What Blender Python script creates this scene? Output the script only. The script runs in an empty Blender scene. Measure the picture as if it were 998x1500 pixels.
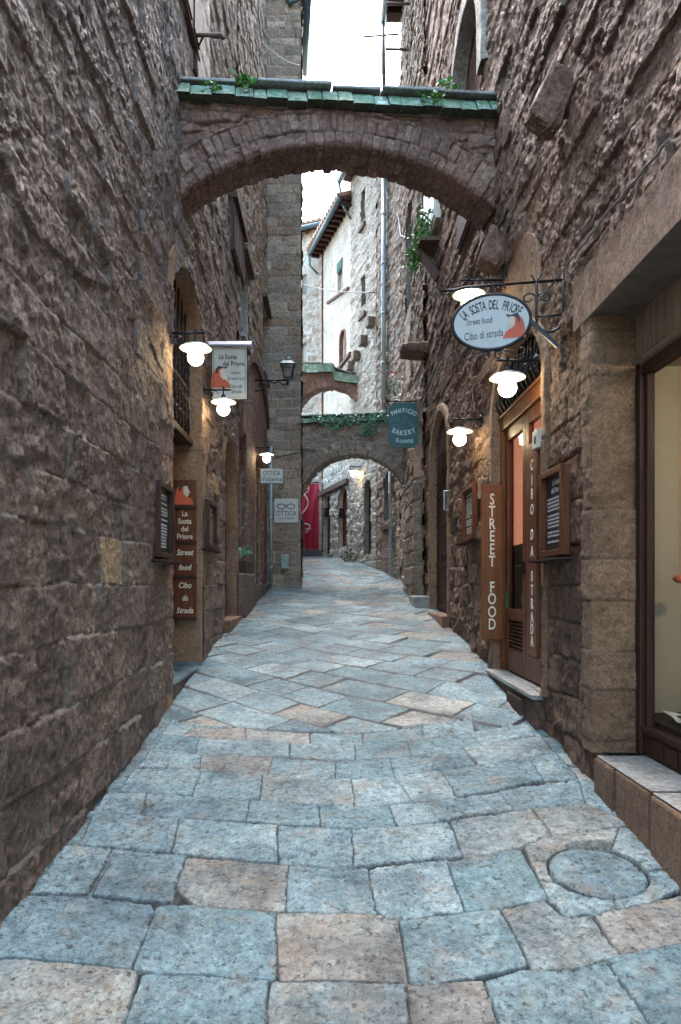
import bpy, math, random
import numpy as np
from mathutils import Vector, Matrix
sc = bpy.context.scene
col = sc.collection
PI = math.pi
rnd = random.Random(7)

# ------------------------------------------------------------------ camera
cd = bpy.data.cameras.new('camera'); cam = bpy.data.objects.new('camera', cd); col.objects.link(cam)
cam.location = (0, 0, 0); cam.rotation_euler = (PI/2, 0, 0)
cd.sensor_fit = 'VERTICAL'; cd.sensor_height = 36; cd.sensor_width = 24
cd.lens = 24.0; cd.shift_x = 19/1500; cd.shift_y = 107/1500
cd.clip_start = 0.05; cd.clip_end = 2000
sc.camera = cam
def K(px): return (px-480)/1000.0
def W(px, py, Z): return Vector((K(px)*Z, Z, (857-py)/1000.0*Z))

# ------------------------------------------------------------------ noise
_T = np.random.RandomState(11).rand(8, 256, 256).astype(np.float64)
def vn(x, y, s=0):
    t = _T[s % 8]
    x = x + 37.3*s; y = y + 17.9*s
    xi = np.floor(x).astype(np.int64); yi = np.floor(y).astype(np.int64)
    fx = x-xi; fy = y-yi
    fx = fx*fx*(3-2*fx); fy = fy*fy*(3-2*fy)
    a = t[xi & 255, yi & 255]; b = t[(xi+1) & 255, yi & 255]
    c = t[xi & 255, (yi+1) & 255]; d = t[(xi+1) & 255, (yi+1) & 255]
    return (a*(1-fx)+b*fx)*(1-fy)+(c*(1-fx)+d*fx)*fy
def fbm(x, y, s=0, o=3):
    r = 0; a = 1; w = 0
    for k in range(o):
        r = r + a*(vn(x*2**k*1.03, y*2**k*0.97, s+k)-.5)*2; w += a; a *= .55
    return r/w
def sst(a, b, x):
    t = np.clip((x-a)/(b-a), 0, 1); return t*t*(3-2*t)

# ------------------------------------------------------------------ scene graph
def tag(o, label=None, cat=None, group=None, kind=None):
    if label: o['label'] = label
    if cat: o['category'] = cat
    if group: o['group'] = group
    if kind: o['kind'] = kind
    return o
WL = {}
def thing(name, label, cat, loc=(0, 0, 0), group=None, rz=0):
    o = bpy.data.objects.new(name, None); col.objects.link(o)
    o.location = loc; o.rotation_euler = (0, 0, rz); o.empty_display_size = .1
    WL[o.name] = Vector(loc)
    return tag(o, label, cat, group)
def _parentoff(p): return WL.get(p.name, Vector((0, 0, 0))) if p else Vector((0, 0, 0))
def link(name, me, mat, parent=None, local=False):
    o = bpy.data.objects.new(name, me); col.objects.link(o)
    if mat is not None:
        for m in (mat if isinstance(mat, (list, tuple)) else [mat]): me.materials.append(m)
    if parent is not None:
        o.parent = parent
        off = _parentoff(parent)
        if not local and off.length > 0:
            me.transform(Matrix.Translation(-off))
        WL[o.name] = Vector((0, 0, 0)) if local else off
    return o
class MB:
    def __init__(s): s.v = []; s.f = []; s.sm = []; s.mi = []
    def add(s, v, f, M=None, smooth=False, mi=0):
        n = len(s.v)
        s.v += [tuple(M @ Vector(p)) if M is not None else tuple(p) for p in v]
        s.f += [tuple(i+n for i in q) for q in f]; s.sm += [smooth]*len(f); s.mi += [mi]*len(f)
        return s
    def box(s, x0, x1, y0, y1, z0, z1, M=None, mi=0):
        v = [(x, y, z) for x in (x0, x1) for y in (y0, y1) for z in (z0, z1)]
        f = [(0, 1, 3, 2), (4, 6, 7, 5), (0, 4, 5, 1), (2, 3, 7, 6), (0, 2, 6, 4), (1, 5, 7, 3)]
        return s.add(v, f, M, mi=mi)
    def tube(s, pts, r, n=8, M=None, mi=0, closed=False):
        pts = [Vector(p) for p in pts]; rs = r if isinstance(r, (list, tuple)) else [r]*len(pts)
        v = []; f = []; m = len(pts); up = None
        for i, p in enumerate(pts):
            if closed: d = pts[(i+1) % m]-pts[i-1]
            else: d = pts[min(i+1, m-1)]-pts[max(i-1, 0)]
            d.normalize()
            if up is None: up = d.orthogonal().normalized()
            else:
                up = up-d*up.dot(d)
                up = up.normalized() if up.length > 1e-6 else d.orthogonal().normalized()
            b = d.cross(up)
            for k in range(n):
                a = 2*PI*k/n; v.append(p+(up*math.cos(a)+b*math.sin(a))*rs[i])
        for i in range(m if closed else m-1):
            j = (i+1) % m
            for k in range(n):
                k2 = (k+1) % n; f.append((i*n+k, i*n+k2, j*n+k2, j*n+k))
        if not closed:
            f.append(tuple(range(n))[::-1]); f.append(tuple((m-1)*n+k for k in range(n)))
        return s.add(v, f, M, True, mi)
    def lathe(s, prof, n=24, M=None, mi=0):     # prof: (r, z)
        v = []; f = []
        for r, z in prof:
            for k in range(n):
                a = 2*PI*k/n; v.append((r*math.cos(a), r*math.sin(a), z))
        for i in range(len(prof)-1):
            for k in range(n):
                k2 = (k+1) % n; f.append((i*n+k, i*n+k2, (i+1)*n+k2, (i+1)*n+k))
        return s.add(v, f, M, True, mi)
    def prism(s, poly, z0, z1, M=None, mi=0):    # poly in xy, extruded in z
        n = len(poly)
        v = [(x, y, z0) for x, y in poly]+[(x, y, z1) for x, y in poly]
        f = [tuple(range(n))[::-1], tuple(range(n, 2*n))]+[(i, (i+1) % n, n+(i+1) % n, n+i) for i in range(n)]
        return s.add(v, f, M, mi=mi)
    def bar(s, a, b, w, t, M=None, mi=0):
        a = Vector(a); b = Vector(b); d = (b-a); L = d.length; d.normalize()
        q = d.to_track_quat('Z', 'Y').to_matrix().to_4x4(); q.translation = a
        return s.box(-w/2, w/2, -t/2, t/2, 0, L, (M @ q) if M is not None else q, mi)
    def build(s, name, mat, parent=None, local=False, bevel=0):
        me = bpy.data.meshes.new(name); me.from_pydata(s.v, [], s.f)
        me.polygons.foreach_set('use_smooth', s.sm); me.polygons.foreach_set('material_index', s.mi)
        me.update()
        o = link(name, me, mat, parent, local)
        if bevel:
            b = o.modifiers.new('bevel', 'BEVEL'); b.width = bevel; b.segments = 2; b.limit_method = 'ANGLE'; b.angle_limit = .7
        return o
def frame(o, x, y, z):
    M = Matrix.Identity(4)
    for i, a in enumerate((x, y, z)):
        a = Vector(a); 
        for k in range(3): M[k][i] = a[k]
    M.translation = Vector(o); return M
def text(mb, s, size, M, align='CENTER', depth=.0015, sx=1.0, bold=0.0, shear=0, mi=0, sp=1.0):
    c = bpy.data.curves.new('t', 'FONT'); c.body = s; c.size = size; c.align_x = align; c.align_y = 'CENTER'
    c.extrude = depth; c.offset = bold; c.shear = shear; c.resolution_u = 3; c.space_character = sp; c.space_line = .95
    o = bpy.data.objects.new('t', c)
    me = bpy.data.meshes.new_from_object(o)
    mb.add([(v.co.x*sx, v.co.y, v.co.z) for v in me.vertices], [tuple(p.vertices) for p in me.polygons], M, mi=mi)
    bpy.data.objects.remove(o); bpy.data.curves.remove(c); bpy.data.meshes.remove(me)
def arctext(mb, s, size, M, R, cx, cy, step, top=True, **kw):
    n = len(s)
    for i, ch in enumerate(s):
        if ch == ' ': continue
        a = (i-(n-1)/2)*step
        if top: x = cx+R*math.sin(a); y = cy+R*math.cos(a); rot = -a
        else: x = cx+R*math.sin(a); y = cy-R*math.cos(a); rot = a
        text(mb, ch, size, M @ Matrix.Translation((x, y, 0)) @ Matrix.Rotation(rot, 4, 'Z'), **kw)

# ------------------------------------------------------------------ materials
def newmat(name):
    m = bpy.data.materials.new(name); m.use_nodes = True
    nt = m.node_tree; b = nt.nodes['Principled BSDF']; return m, nt, b
def N(nt, t, **kw):
    n = nt.nodes.new(t)
    for k, v in kw.items(): setattr(n, k, v)
    return n
def plain(name, c, rough=.5, metal=0, nscale=8, var=.25, bump=.0, bscale=60, spec=.5, emit=None, estr=0, stretch=None):
    m, nt, b = newmat(name); L = nt.links.new
    tc = N(nt, 'ShaderNodeTexCoord'); mp = N(nt, 'ShaderNodeMapping'); L(tc.outputs['Object'], mp.inputs[0])
    if stretch: mp.inputs['Scale'].default_value = stretch
    n = N(nt, 'ShaderNodeTexNoise'); n.inputs['Scale'].default_value = nscale; n.inputs['Detail'].default_value = 6; n.inputs['Roughness'].default_value = .65
    L(mp.outputs[0], n.inputs[0])
    r = N(nt, 'ShaderNodeMapRange'); r.inputs['From Min'].default_value = .3; r.inputs['From Max'].default_value = .7
    r.inputs['To Min'].default_value = 1-var; r.inputs['To Max'].default_value = 1+var; L(n.outputs[0], r.inputs[0])
    mx = N(nt, 'ShaderNodeVectorMath', operation='MULTIPLY'); mx.inputs[0].default_value = c[:3]; L(r.outputs[0], mx.inputs[1])
    L(mx.outputs[0], b.inputs['Base Color'])
    b.inputs['Roughness'].default_value = rough; b.inputs['Metallic'].default_value = metal
    b.inputs['Specular IOR Level'].default_value = spec
    if bump:
        n2 = N(nt, 'ShaderNodeTexNoise'); n2.inputs['Scale'].default_value = bscale; n2.inputs['Detail'].default_value = 5; L(mp.outputs[0], n2.inputs[0])
        bp = N(nt, 'ShaderNodeBump'); bp.inputs['Strength'].default_value = bump; bp.inputs['Distance'].default_value = .01
        L(n2.outputs[0], bp.inputs['Height']); L(bp.outputs[0], b.inputs['Normal'])
    if emit: b.inputs['Emission Color'].default_value = (*emit, 1); b.inputs['Emission Strength'].default_value = estr
    return m
def stone(name, ramp, mortar, rough=(.55, .9), fine=70, bumpd=.006, spots=.35, const=False, wet=False, green=0):
    """stone colours come from the per-stone number 'sid'; 'mort' says where the joints are"""
    m, nt, b = newmat(name); L = nt.links.new
    at = N(nt, 'ShaderNodeAttribute', attribute_name='sid'); am = N(nt, 'ShaderNodeAttribute', attribute_name='mort')
    cr = N(nt, 'ShaderNodeValToRGB'); el = cr.color_ramp.elements
    cr.color_ramp.interpolation = 'CONSTANT' if const else 'LINEAR'
    while len(el) > 1: el.remove(el[-1])
    el[0].position = ramp[0][0]; el[0].color = (*ramp[0][1], 1)
    for p, c in ramp[1:]:
        e = el.new(p); e.color = (*c, 1)
    L(at.outputs['Fac'], cr.inputs[0])
    tc = N(nt, 'ShaderNodeTexCoord')
    def noise(scale, det=6, ro=.65, off=0):
        mp = N(nt, 'ShaderNodeMapping'); mp.inputs['Location'].default_value = (off, off*1.7, off*.6); L(tc.outputs['Object'], mp.inputs[0])
        n = N(nt, 'ShaderNodeTexNoise'); n.inputs['Scale'].default_value = scale; n.inputs['Detail'].default_value = det
        n.inputs['Roughness'].default_value = ro; L(mp.outputs[0], n.inputs[0]); return n.outputs[0]
    def mr(x, a, b_, c, d):
        r = N(nt, 'ShaderNodeMapRange'); r.inputs['From Min'].default_value = a; r.inputs['From Max'].default_value = b_
        r.inputs['To Min'].default_value = c; r.inputs['To Max'].default_value = d; L(x, r.inputs[0]); return r.outputs[0]
    def mul(x, y):
        q = N(nt, 'ShaderNodeVectorMath', operation='MULTIPLY'); L(x, q.inputs[0]); L(y, q.inputs[1]); return q.outputs[0]
    def mix(f, x, c):
        q = N(nt, 'ShaderNodeMix', data_type='RGBA'); L(f, q.inputs[0]); L(x, q.inputs[6])
        if isinstance(c, tuple): q.inputs[7].default_value = (*c, 1)
        else: L(c, q.inputs[7])
        return q.outputs[2]
    n1 = noise(1.3, 5, .6); n2 = noise(22, 8, .8, 3); n3 = noise(fine, 4, .7, 5); n4 = noise(5, 8, .7, 9)
    c0 = mul(cr.outputs[0], mr(n2, .38, .62, 1-spots, 1+spots*1.25))
    c0 = mul(c0, mr(n1, .3, .7, .75, 1.25)); c0 = mul(c0, mr(n3, .36, .64, .72 if not wet else .86, 1.28 if not wet else 1.14))
    c0 = mul(c0, mr(noise(fine*.55, 3, .6, 41), .28, .40, .42, 1))
    stain = mr(n4, .52, .62, 0, .6)
    c1 = mix(stain, c0, mul(c0, N_rgb(nt, (.62, .52, .47) if not wet else (1.1, .9, .76))))
    if green:
        c1 = mix(mr(noise(4.5, 7, .8, 21), .45, .54, 0, green), c1, (.04, .15, .03))
    damp = mr(noise(2.6, 6, .62, 51), .47, .60, 0, 1)
    if wet:
        c1 = mix(mr(noise(3.3, 7, .7, 61), .54, .66, 0, .55), c1, (.38, .30, .225))
        c1 = mul(c1, mr(noise(30, 4, .75, 71), .36, .46, .38, 1)); c1 = mul(c1, mr(noise(13, 7, .8, 77), .35, .65, .72, 1.32))
        c1 = mix(damp, c1, mul(c1, N_rgb(nt, (.60, .64, .68))))
    c2 = mix(am.outputs['Fac'], c1, mul(N_rgb(nt, mortar), mr(n2, .3, .7, .7, 1.25)))
    L(c2, b.inputs['Base Color'])
    rr = mr(noise(7, 5, .7, 14), .35, .65, rough[0], rough[1]); 
    if wet:
        q = N(nt, 'ShaderNodeMath', operation='MULTIPLY'); L(rr, q.inputs[0]); L(mr(noise(2.6, 6, .62, 51), .47, .60, 1, .45), q.inputs[1]); rr = q.outputs[0]
    L(rr, b.inputs['Roughness'])
    if not wet: b.inputs['Specular IOR Level'].default_value = .35
    bp0 = N(nt, 'ShaderNodeBump'); bp0.inputs['Strength'].default_value = 1; bp0.inputs['Distance'].default_value = bumpd*3.2
    L(noise(fine*.26, 8, .72, 27), bp0.inputs['Height'])
    bp = N(nt, 'ShaderNodeBump'); bp.inputs['Strength'].default_value = 1; bp.inputs['Distance'].default_value = bumpd
    L(noise(fine*.9, 6, .8, 31), bp.inputs['Height']); L(bp0.outputs[0], bp.inputs['Normal'])
    L(bp.outputs[0], b.inputs['Normal'])
    return m
def N_rgb(nt, c):
    q = N(nt, 'ShaderNodeRGB'); q.outputs[0].default_value = (*c, 1); return q.outputs[0]
def wood(name, c, rough=.45, scale=9, axis='Z', var=.45):
    st = {'Z': (scale, scale, scale*.07), 'X': (scale*.07, scale, scale), 'Y': (scale, scale*.07, scale)}[axis]
    return plain(name, c, rough, nscale=4, var=var, bump=.25, bscale=14, stretch=st, spec=.22)
def glass(name, tint=(.85, .9, .9), gl=.12):
    m, nt, b = newmat(name); L = nt.links.new
    out = nt.nodes['Material Output']; nt.nodes.remove(b)
    t = N(nt, 'ShaderNodeBsdfTransparent'); t.inputs[0].default_value = (*tint, 1)
    g = N(nt, 'ShaderNodeBsdfGlossy'); g.inputs['Roughness'].default_value = .03; g.inputs[0].default_value = (.9, .95, 1, 1)
    fr = N(nt, 'ShaderNodeFresnel'); fr.inputs[0].default_value = 1.5
    ad = N(nt, 'ShaderNodeMath', operation='ADD'); ad.inputs[1].default_value = gl*.3; L(fr.outputs[0], ad.inputs[0])
    ge = N(nt, 'ShaderNodeNewGeometry'); iv_ = N(nt, 'ShaderNodeMath', operation='SUBTRACT'); iv_.inputs[0].default_value = 1; L(ge.outputs['Backfacing'], iv_.inputs[1])
    ml_ = N(nt, 'ShaderNodeMath', operation='MULTIPLY'); L(ad.outputs[0], ml_.inputs[0]); L(iv_.outputs[0], ml_.inputs[1])
    mx = N(nt, 'ShaderNodeMixShader'); L(ml_.outputs[0], mx.inputs[0]); L(t.outputs[0], mx.inputs[1]); L(g.outputs[0], mx.inputs[2])
    L(mx.outputs[0], out.inputs[0]); return m

# albedo ramps: 0-.7 stone, .72-.86 brick, .9-1 plaster
BR = [(.72, (.17, .085, .06)), (.78, (.23, .12, .085)), (.86, (.13, .075, .06)), (.9, (.25, .22, .195)), (1, (.30, .27, .235))]
M_left = stone('rough_dark_stone', [(0, (0.142, 0.097, 0.079)), (.2, (0.199, 0.140, 0.112)), (.45, (0.161, 0.109, 0.087)), (.6, (0.227, 0.159, 0.121)), (.66, (0.218, 0.151, 0.114)), (.7, (0.359, 0.248, 0.147))]+BR, (.215, .19, .17), bumpd=.010, spots=.5)
M_right = stone('brown_stone', [(0, (0.126, 0.072, 0.049)), (.2, (0.194, 0.112, 0.075)), (.45, (0.151, 0.087, 0.058)), (.7, (0.243, 0.145, 0.093))]+BR, (0.110, 0.078, 0.060), bumpd=.010, spots=.48)
M_mid = stone('grey_brown_stone', [(0, (0.190, 0.145, 0.110)), (.2, (0.325, 0.250, 0.193)), (.35, (0.246, 0.165, 0.115)), (.5, (0.269, 0.210, 0.166)), (.7, (0.448, 0.345, 0.258))]+BR, (.33, .31, .28), bumpd=.01, spots=.4)
M_pale = stone('pale_stone', [(0, (0.284, 0.261, 0.220)), (.3, (0.378, 0.348, 0.299)), (.5, (0.327, 0.296, 0.251)), (.7, (0.447, 0.413, 0.361))]+[(.72, (.26, .17, .12)), (.86, (.34, .24, .18)), (.9, (.46, .43, .37)), (1, (.52, .48, .41))], (.56, .52, .45), bumpd=.01)
M_archm = stone('arch_brick_stone', [(0, (0.177, 0.102, 0.079)), (.25, (0.260, 0.154, 0.115)), (.5, (0.200, 0.115, 0.086)), (.7, (0.309, 0.201, 0.150))]+BR, (0.143, 0.102, 0.082), bumpd=.009, spots=.45)
M_jamb = stone('dressed_sandstone', [(0, (0.219, 0.131, 0.083)), (.35, (0.296, 0.181, 0.111)), (.7, (0.258, 0.155, 0.093))]+BR, (0.165, 0.112, 0.077), bumpd=.009, spots=.24)
M_moss = stone('mossy_tile', [(0, (0.240, 0.315, 0.272)), (.3, (0.192, 0.280, 0.214)), (.6, (0.320, 0.411, 0.363)), (.8, (0.208, 0.271, 0.198)), (1, (0.320, 0.333, 0.281))], (.05, .04, .035), bumpd=.008, green=.6, spots=.45)
M_pave = stone('wet_paving_stone', [(0, (0.145, 0.240, 0.281)), (.2, (0.257, 0.366, 0.403)), (.4, (0.178, 0.288, 0.323)), (.6, (0.346, 0.456, 0.482)), (.74, (0.279, 0.342, 0.354)), (.82, (0.368, 0.390, 0.366)), (.9, (0.252, 0.246, 0.232)), (1, (0.424, 0.432, 0.403))],
               (.035, .038, .04), rough=(.05, .26), fine=60, bumpd=.012, spots=.26, wet=True)
M_step = stone('worn_step_stone', [(0, (.26, .26, .25)), (.5, (.33, .33, .31)), (1, (.38, .35, .3))], (.16, .15, .14), bumpd=.004, spots=.3)
M_body = plain('rubble_core', (.16, .13, .11), .9)
M_iron = plain('black_wrought_iron', (.022, .022, .026), .45, metal=.6, var=.3)
M_rust = plain('rusty_iron', (.07, .035, .025), .7, metal=.2)
M_wood = wood('chestnut_wood', (.115, .036, .016), .4)
M_woodd = wood('dark_stained_wood', (.045, .02, .014), .55)
M_woodo = wood('varnished_oak', (.17, .06, .02), .35)
M_woodg = wood('weathered_wood', (.10, .06, .045), .7)
M_slat = wood('pale_wood_slats', (.27, .19, .135), .55)
M_white = plain('white_enamel', (.45, .44, .40), .3, var=.06)
M_sign = plain('white_sign_board', (.50, .52, .51), .5, var=.08)
M_signc = plain('cream_sign_board', (.48, .48, .43), .55, var=.1)
M_teal = plain('dark_teal_sign', (.012, .085, .085), .45, var=.15)
M_ink = plain('black_lettering', (.03, .03, .035), .6)
M_paint = plain('cream_lettering', (.75, .66, .52), .6, var=.08)
M_bluegrey = plain('pale_blue_lettering', (.45, .6, .62), .6, var=.08)
M_red = plain('red_robe_paint', (.55, .10, .04), .6, var=.2)
M_skin = plain('painted_face', (.62, .5, .4), .6)
M_chalk = plain('blackboard', (.018, .017, .02), .6)
M_chalkt = plain('chalk_text', (.55, .55, .56), .8)
M_pipe = plain('zinc_downpipe', (.36, .42, .45), .4, metal=.4)
M_piped = plain('dark_blue_gutter', (.08, .13, .15), .5, metal=.3)
M_cable = plain('grey_cable', (.14, .13, .13), .6)
M_cablew = plain('pale_cable', (.30, .30, .29), .5)
M_globe = plain('lit_opal_globe', (.9, .88, .8), .3, emit=(1.0, .80, .48), estr=4.5)
M_curt = plain('crimson_cloth', (.40, .018, .04), .75, var=.15, bump=.2, bscale=200)
M_drawn = plain('white_print', (.62, .55, .55), .8)
M_cream = plain('cream_wall', (.44, .35, .27), .8, var=.06)
M_salmon = plain('salmon_blind', (.62, .24, .15), .8, var=.05)
M_glass = glass('window_glass')
M_glassd = glass('dusty_glass', (.7, .75, .75), .4)
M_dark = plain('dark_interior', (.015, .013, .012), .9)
M_leaf = plain('bright_green_leaf', (.06, .19, .03), .45, nscale=20, var=.5)
M_leafb = plain('blue_green_leaf', (.14, .34, .23), .4, nscale=20, var=.5)
M_straw = plain('dry_stem', (.22, .2, .11), .8)
M_flower = plain('scarlet_petal', (.6, .06, .03), .5)
M_terra = plain('dull_terracotta', (.13, .09, .07), .8)
M_tile = plain('old_roof_tile', (.26, .17, .12), .85, var=.4, nscale=5)
M_plast = plain('pale_plaster', (.55, .50, .41), .85, var=.12, nscale=2)
M_green = plain('green_shutter', (.05, .16, .11), .6)
M_box = plain('grey_green_box', (.25, .31, .31), .5)
M_cloth = plain('cream_cloth', (.6, .56, .46), .9)
# ------------------------------------------------------------------ stone layouts
class Lay:
    """courses of stones: v are course lines, every course has its own joints along u"""
    def __init__(s, seed, u0, u1, vb=None, v0=0, v1=1, h=(.2, .34), l=(.22, .6), warp=.018, depth=.022, off=.014, rough=.012, edge=.035, jw=.014, sid=(0, .7), tilt=.04, wl=.09, gold=0, fade=1):
        r = np.random.RandomState(seed); s.seed = seed
        if vb is None:
            vb = [v0]
            while vb[-1] < v1: vb.append(vb[-1]+r.uniform(*h))
        s.vb = np.array(vb, float); s.ub = []; s.rv = []
        for c in range(len(vb)-1):
            hh = vb[c+1]-vb[c]
            e = [u0-r.uniform(0, l[1])]
            while e[-1] < u1: e.append(e[-1]+r.uniform(*l)*(1 if hh > .15 else .75))
            s.ub.append(np.array(e+[e[-1]+9])); s.rv.append(r.rand(len(e)+2, 6))
        s.p = dict(warp=warp, depth=depth, off=off, rough=rough, edge=edge, jw=jw, sid=sid, tilt=tilt, wl=wl, gold=gold, fade=fade)
    def __call__(s, U, V):
        p = s.p; sd = s.seed
        Uw = U+p['warp']*fbm(U*2.1, V*2.3, sd, 2)+p['warp']*.5*fbm(U*9, V*9, sd+2, 2)
        Vw = V+p['warp']*fbm(U*1.7, V*1.9, sd+3, 2)+p['warp']*.45*fbm(U*8, V*8, sd+4, 2)
        ci = np.clip(np.searchsorted(s.vb, Vw)-1, 0, len(s.vb)-2)
        du = np.zeros_like(U); rr = np.zeros(U.shape+(6,)); uc = np.zeros_like(U)
        for c in range(len(s.vb)-1):
            m = ci == c
            if not m.any(): continue
            e = s.ub[c]; x = Uw[m]
            si = np.clip(np.searchsorted(e, x)-1, 0, len(e)-2)
            du[m] = np.minimum(x-e[si], e[si+1]-x); rr[m] = s.rv[c][np.minimum(si, len(s.rv[c])-1)]; uc[m] = x-(e[si]+e[si+1])/2
        dv = np.minimum(Vw-s.vb[ci], s.vb[ci+1]-Vw); vc = Vw-(s.vb[ci]+s.vb[ci+1])/2
        E = p['edge']
        a = np.maximum(E-du, 0); b = np.maximum(E-dv, 0)
        d = np.clip(E-np.sqrt(a*a+b*b), 0, E)
        e = np.sqrt(np.clip(1-(1-d/E)**2, 0, 1))
        ro = p['rough']; wl = p['wl']
        nz = fbm(U/wl, V/wl, sd+5, 5)*1.25; nb = np.abs(fbm(U/wl*.45, V/wl*.45, sd+1, 3))
        h = (rr[..., 0]-.5)*2*p['off']+e*p['depth']+p['tilt']*(uc*(rr[..., 1]-.5)+vc*(rr[..., 2]-.5)*1.5)
        k = .45+.9*rr[..., 3]
        h = h+ro*k*nz*(.35+.65*e)-ro*.7*nb*k+min(ro*.28, .0045)*fbm(U/.026, V/.026, sd+2, 2)
        dmm = np.minimum(du*1.5 if p['fade'] else du, dv)
        mort = (1-sst(p['jw']*.5, p['jw']*1.2, dmm))*(sst(-.35, .15, fbm(U*1.6, V*1.6, sd+6, 3)) if p['fade'] else 1)
        lo, hi = p['sid']; sid = lo+(hi-lo)*rr[..., 4]
        if p['gold']: sid = np.where(rr[..., 4] < .7, sid*.8, sid)
        return h, sid, mort
class Rubble:
    """irregular field stones: jittered points, nearest-cell (Voronoi) distances, wider than high"""
    def __init__(s, seed, sx=.34, sz=.16, depth=.045, off=.03, rough=.02, jw=.01, sid=(0, .7), wl=.08, jit=.8):
        s.seed = seed; s.sx = sx; s.sz = sz; s.R = np.random.RandomState(seed).rand(8, 128, 128); s.p = (depth, off, rough, jw, sid, wl, jit)
    def __call__(s, U, V):
        depth, off, rough, jw, sidr, wl, jit = s.p; sd = s.seed
        x = (U+.04*fbm(U*3, V*3, sd, 2))/s.sx; y = (V+.03*fbm(U*2.5, V*4, sd+1, 2)+.015*fbm(U*11, V*11, sd+1, 2))/s.sz
        yi = np.floor(y).astype(int); x = x+.5*(yi & 1)*0
        xi = np.floor(x).astype(int)
        d1 = np.full(U.shape, 9.); d2 = np.full(U.shape, 9.); bi = np.zeros(U.shape, int); bj = np.zeros(U.shape, int)
        cx = np.zeros(U.shape); cy = np.zeros(U.shape)
        for dj in (-1, 0, 1):
            for di in (-2, -1, 0, 1, 2):
                i = xi+di; j = yi+dj
                px = i+.5+jit*(s.R[0][i & 127, j & 127]-.5)+.5*(j & 1); py = j+.5+jit*.55*(s.R[1][i & 127, j & 127]-.5)
                d = np.sqrt(((x-px)*.8)**2+((y-py))**2+1e-9)
                d = np.maximum(np.abs(x-px)*.72, np.abs(y-py))*.65+d*.35
                d = d-.16*s.R[7][i & 127, j & 127]
                c = d < d1
                d2 = np.where(c, d1, np.minimum(d2, d)); d1 = np.where(c, d, d1)
                bi = np.where(c, i, bi); bj = np.where(c, j, bj); cx = np.where(c, x-px, cx); cy = np.where(c, y-py, cy)
        g = (d2-d1)*min(s.sx, s.sz)
        e = np.sqrt(np.clip(1-(1-np.clip(g/.034, 0, 1))**2, 0, 1))
        q = [s.R[k][bi & 127, bj & 127] for k in range(2, 7)]
        nz = fbm(U/wl, V/wl, sd+5, 4); nb = np.abs(fbm(U/wl*.5, V/wl*.5, sd+2, 3))
        h = (q[0]-.5)*2*off+depth*e+.03*(cx*(q[1]-.5)+cy*(q[2]-.5))+rough*(nz*(.55+q[3])-.9*nb)+.004*fbm(U/.026, V/.026, sd+3, 2)
        mort = 1-sst(jw*.4, jw*1.3, g)
        return h, sidr[0]+(sidr[1]-sidr[0])*q[4], mort
def Brick(seed, u0, u1, v0, v1, bl=.25, bh=.065, sid=(.72, .86), rough=.003):
    return Lay(seed, u0, u1, v0=v0, v1=v1, h=(bh*.95, bh*1.05), l=(bl*.8, bl*1.1), warp=.004, depth=.008, off=.004, rough=rough, edge=.014, jw=.008, sid=sid, tilt=.02)
def Plaster(seed, a=.006, sid=.95):
    def f(U, V):
        return a*fbm(U*3, V*3, seed, 4)+.003*fbm(U*20, V*20, seed+1, 2), np.full(U.shape, sid), np.zeros(U.shape)
    return f
def Blend(lo, hi, z, w=.5, seed=3):
    def f(U, V):
        k = V+.35*fbm(U*.9, V*.9, seed, 2) > z
        a = lo(U, V); b = hi(U, V)
        return tuple(np.where(k, b[i], a[i]) for i in range(3))
    return f

def mesh_grids(name, grids, mat, parent):
    """grids: list of (pos (n,m,3), sid, mort, quadmask) joined in ONE mesh"""
    vs = []; fs = []; s_ = []; m_ = []; base = 0
    for P, sid, mo, qm in grids:
        n, m = P.shape[:2]
        idx = np.arange(n*m).reshape(n, m)
        q = np.stack([idx[:-1, :-1], idx[1:, :-1], idx[1:, 1:], idx[:-1, 1:]], -1)
        q = q[qm] if qm is not None else q.reshape(-1, 4)
        used = np.zeros(n*m, bool); used[q.ravel()] = True
        remap = np.cumsum(used)-1
        vs.append(P.reshape(-1, 3)[used]); s_.append(sid.ravel()[used]); m_.append(mo.ravel()[used]); fs.append(remap[q]+base); base += int(used.sum())
    V = np.concatenate(vs); F = np.concatenate(fs)
    off = _parentoff(parent); V = V-np.array(off)
    me = bpy.data.meshes.new(name)
    me.vertices.add(len(V)); me.vertices.foreach_set('co', V.astype(np.float32).ravel())
    me.loops.add(F.size); me.loops.foreach_set('vertex_index', F.astype(np.int32).ravel())
    me.polygons.add(len(F)); me.polygons.foreach_set('loop_start', np.arange(0, F.size, 4, dtype=np.int32))
    me.polygons.foreach_set('use_smooth', np.ones(len(F), bool))
    for nm, arr in (('sid', s_), ('mort', m_)):
        a = me.attributes.new(nm, 'FLOAT', 'POINT'); a.data.foreach_set('value', np.concatenate(arr).astype(np.float32))
    me.update(calc_edges=True)
    me.materials.append(mat)
    o = bpy.data.objects.new(name, me); col.objects.link(o)
    if parent is not None: o.parent = parent
    WL[o.name] = off
    return o

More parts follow.
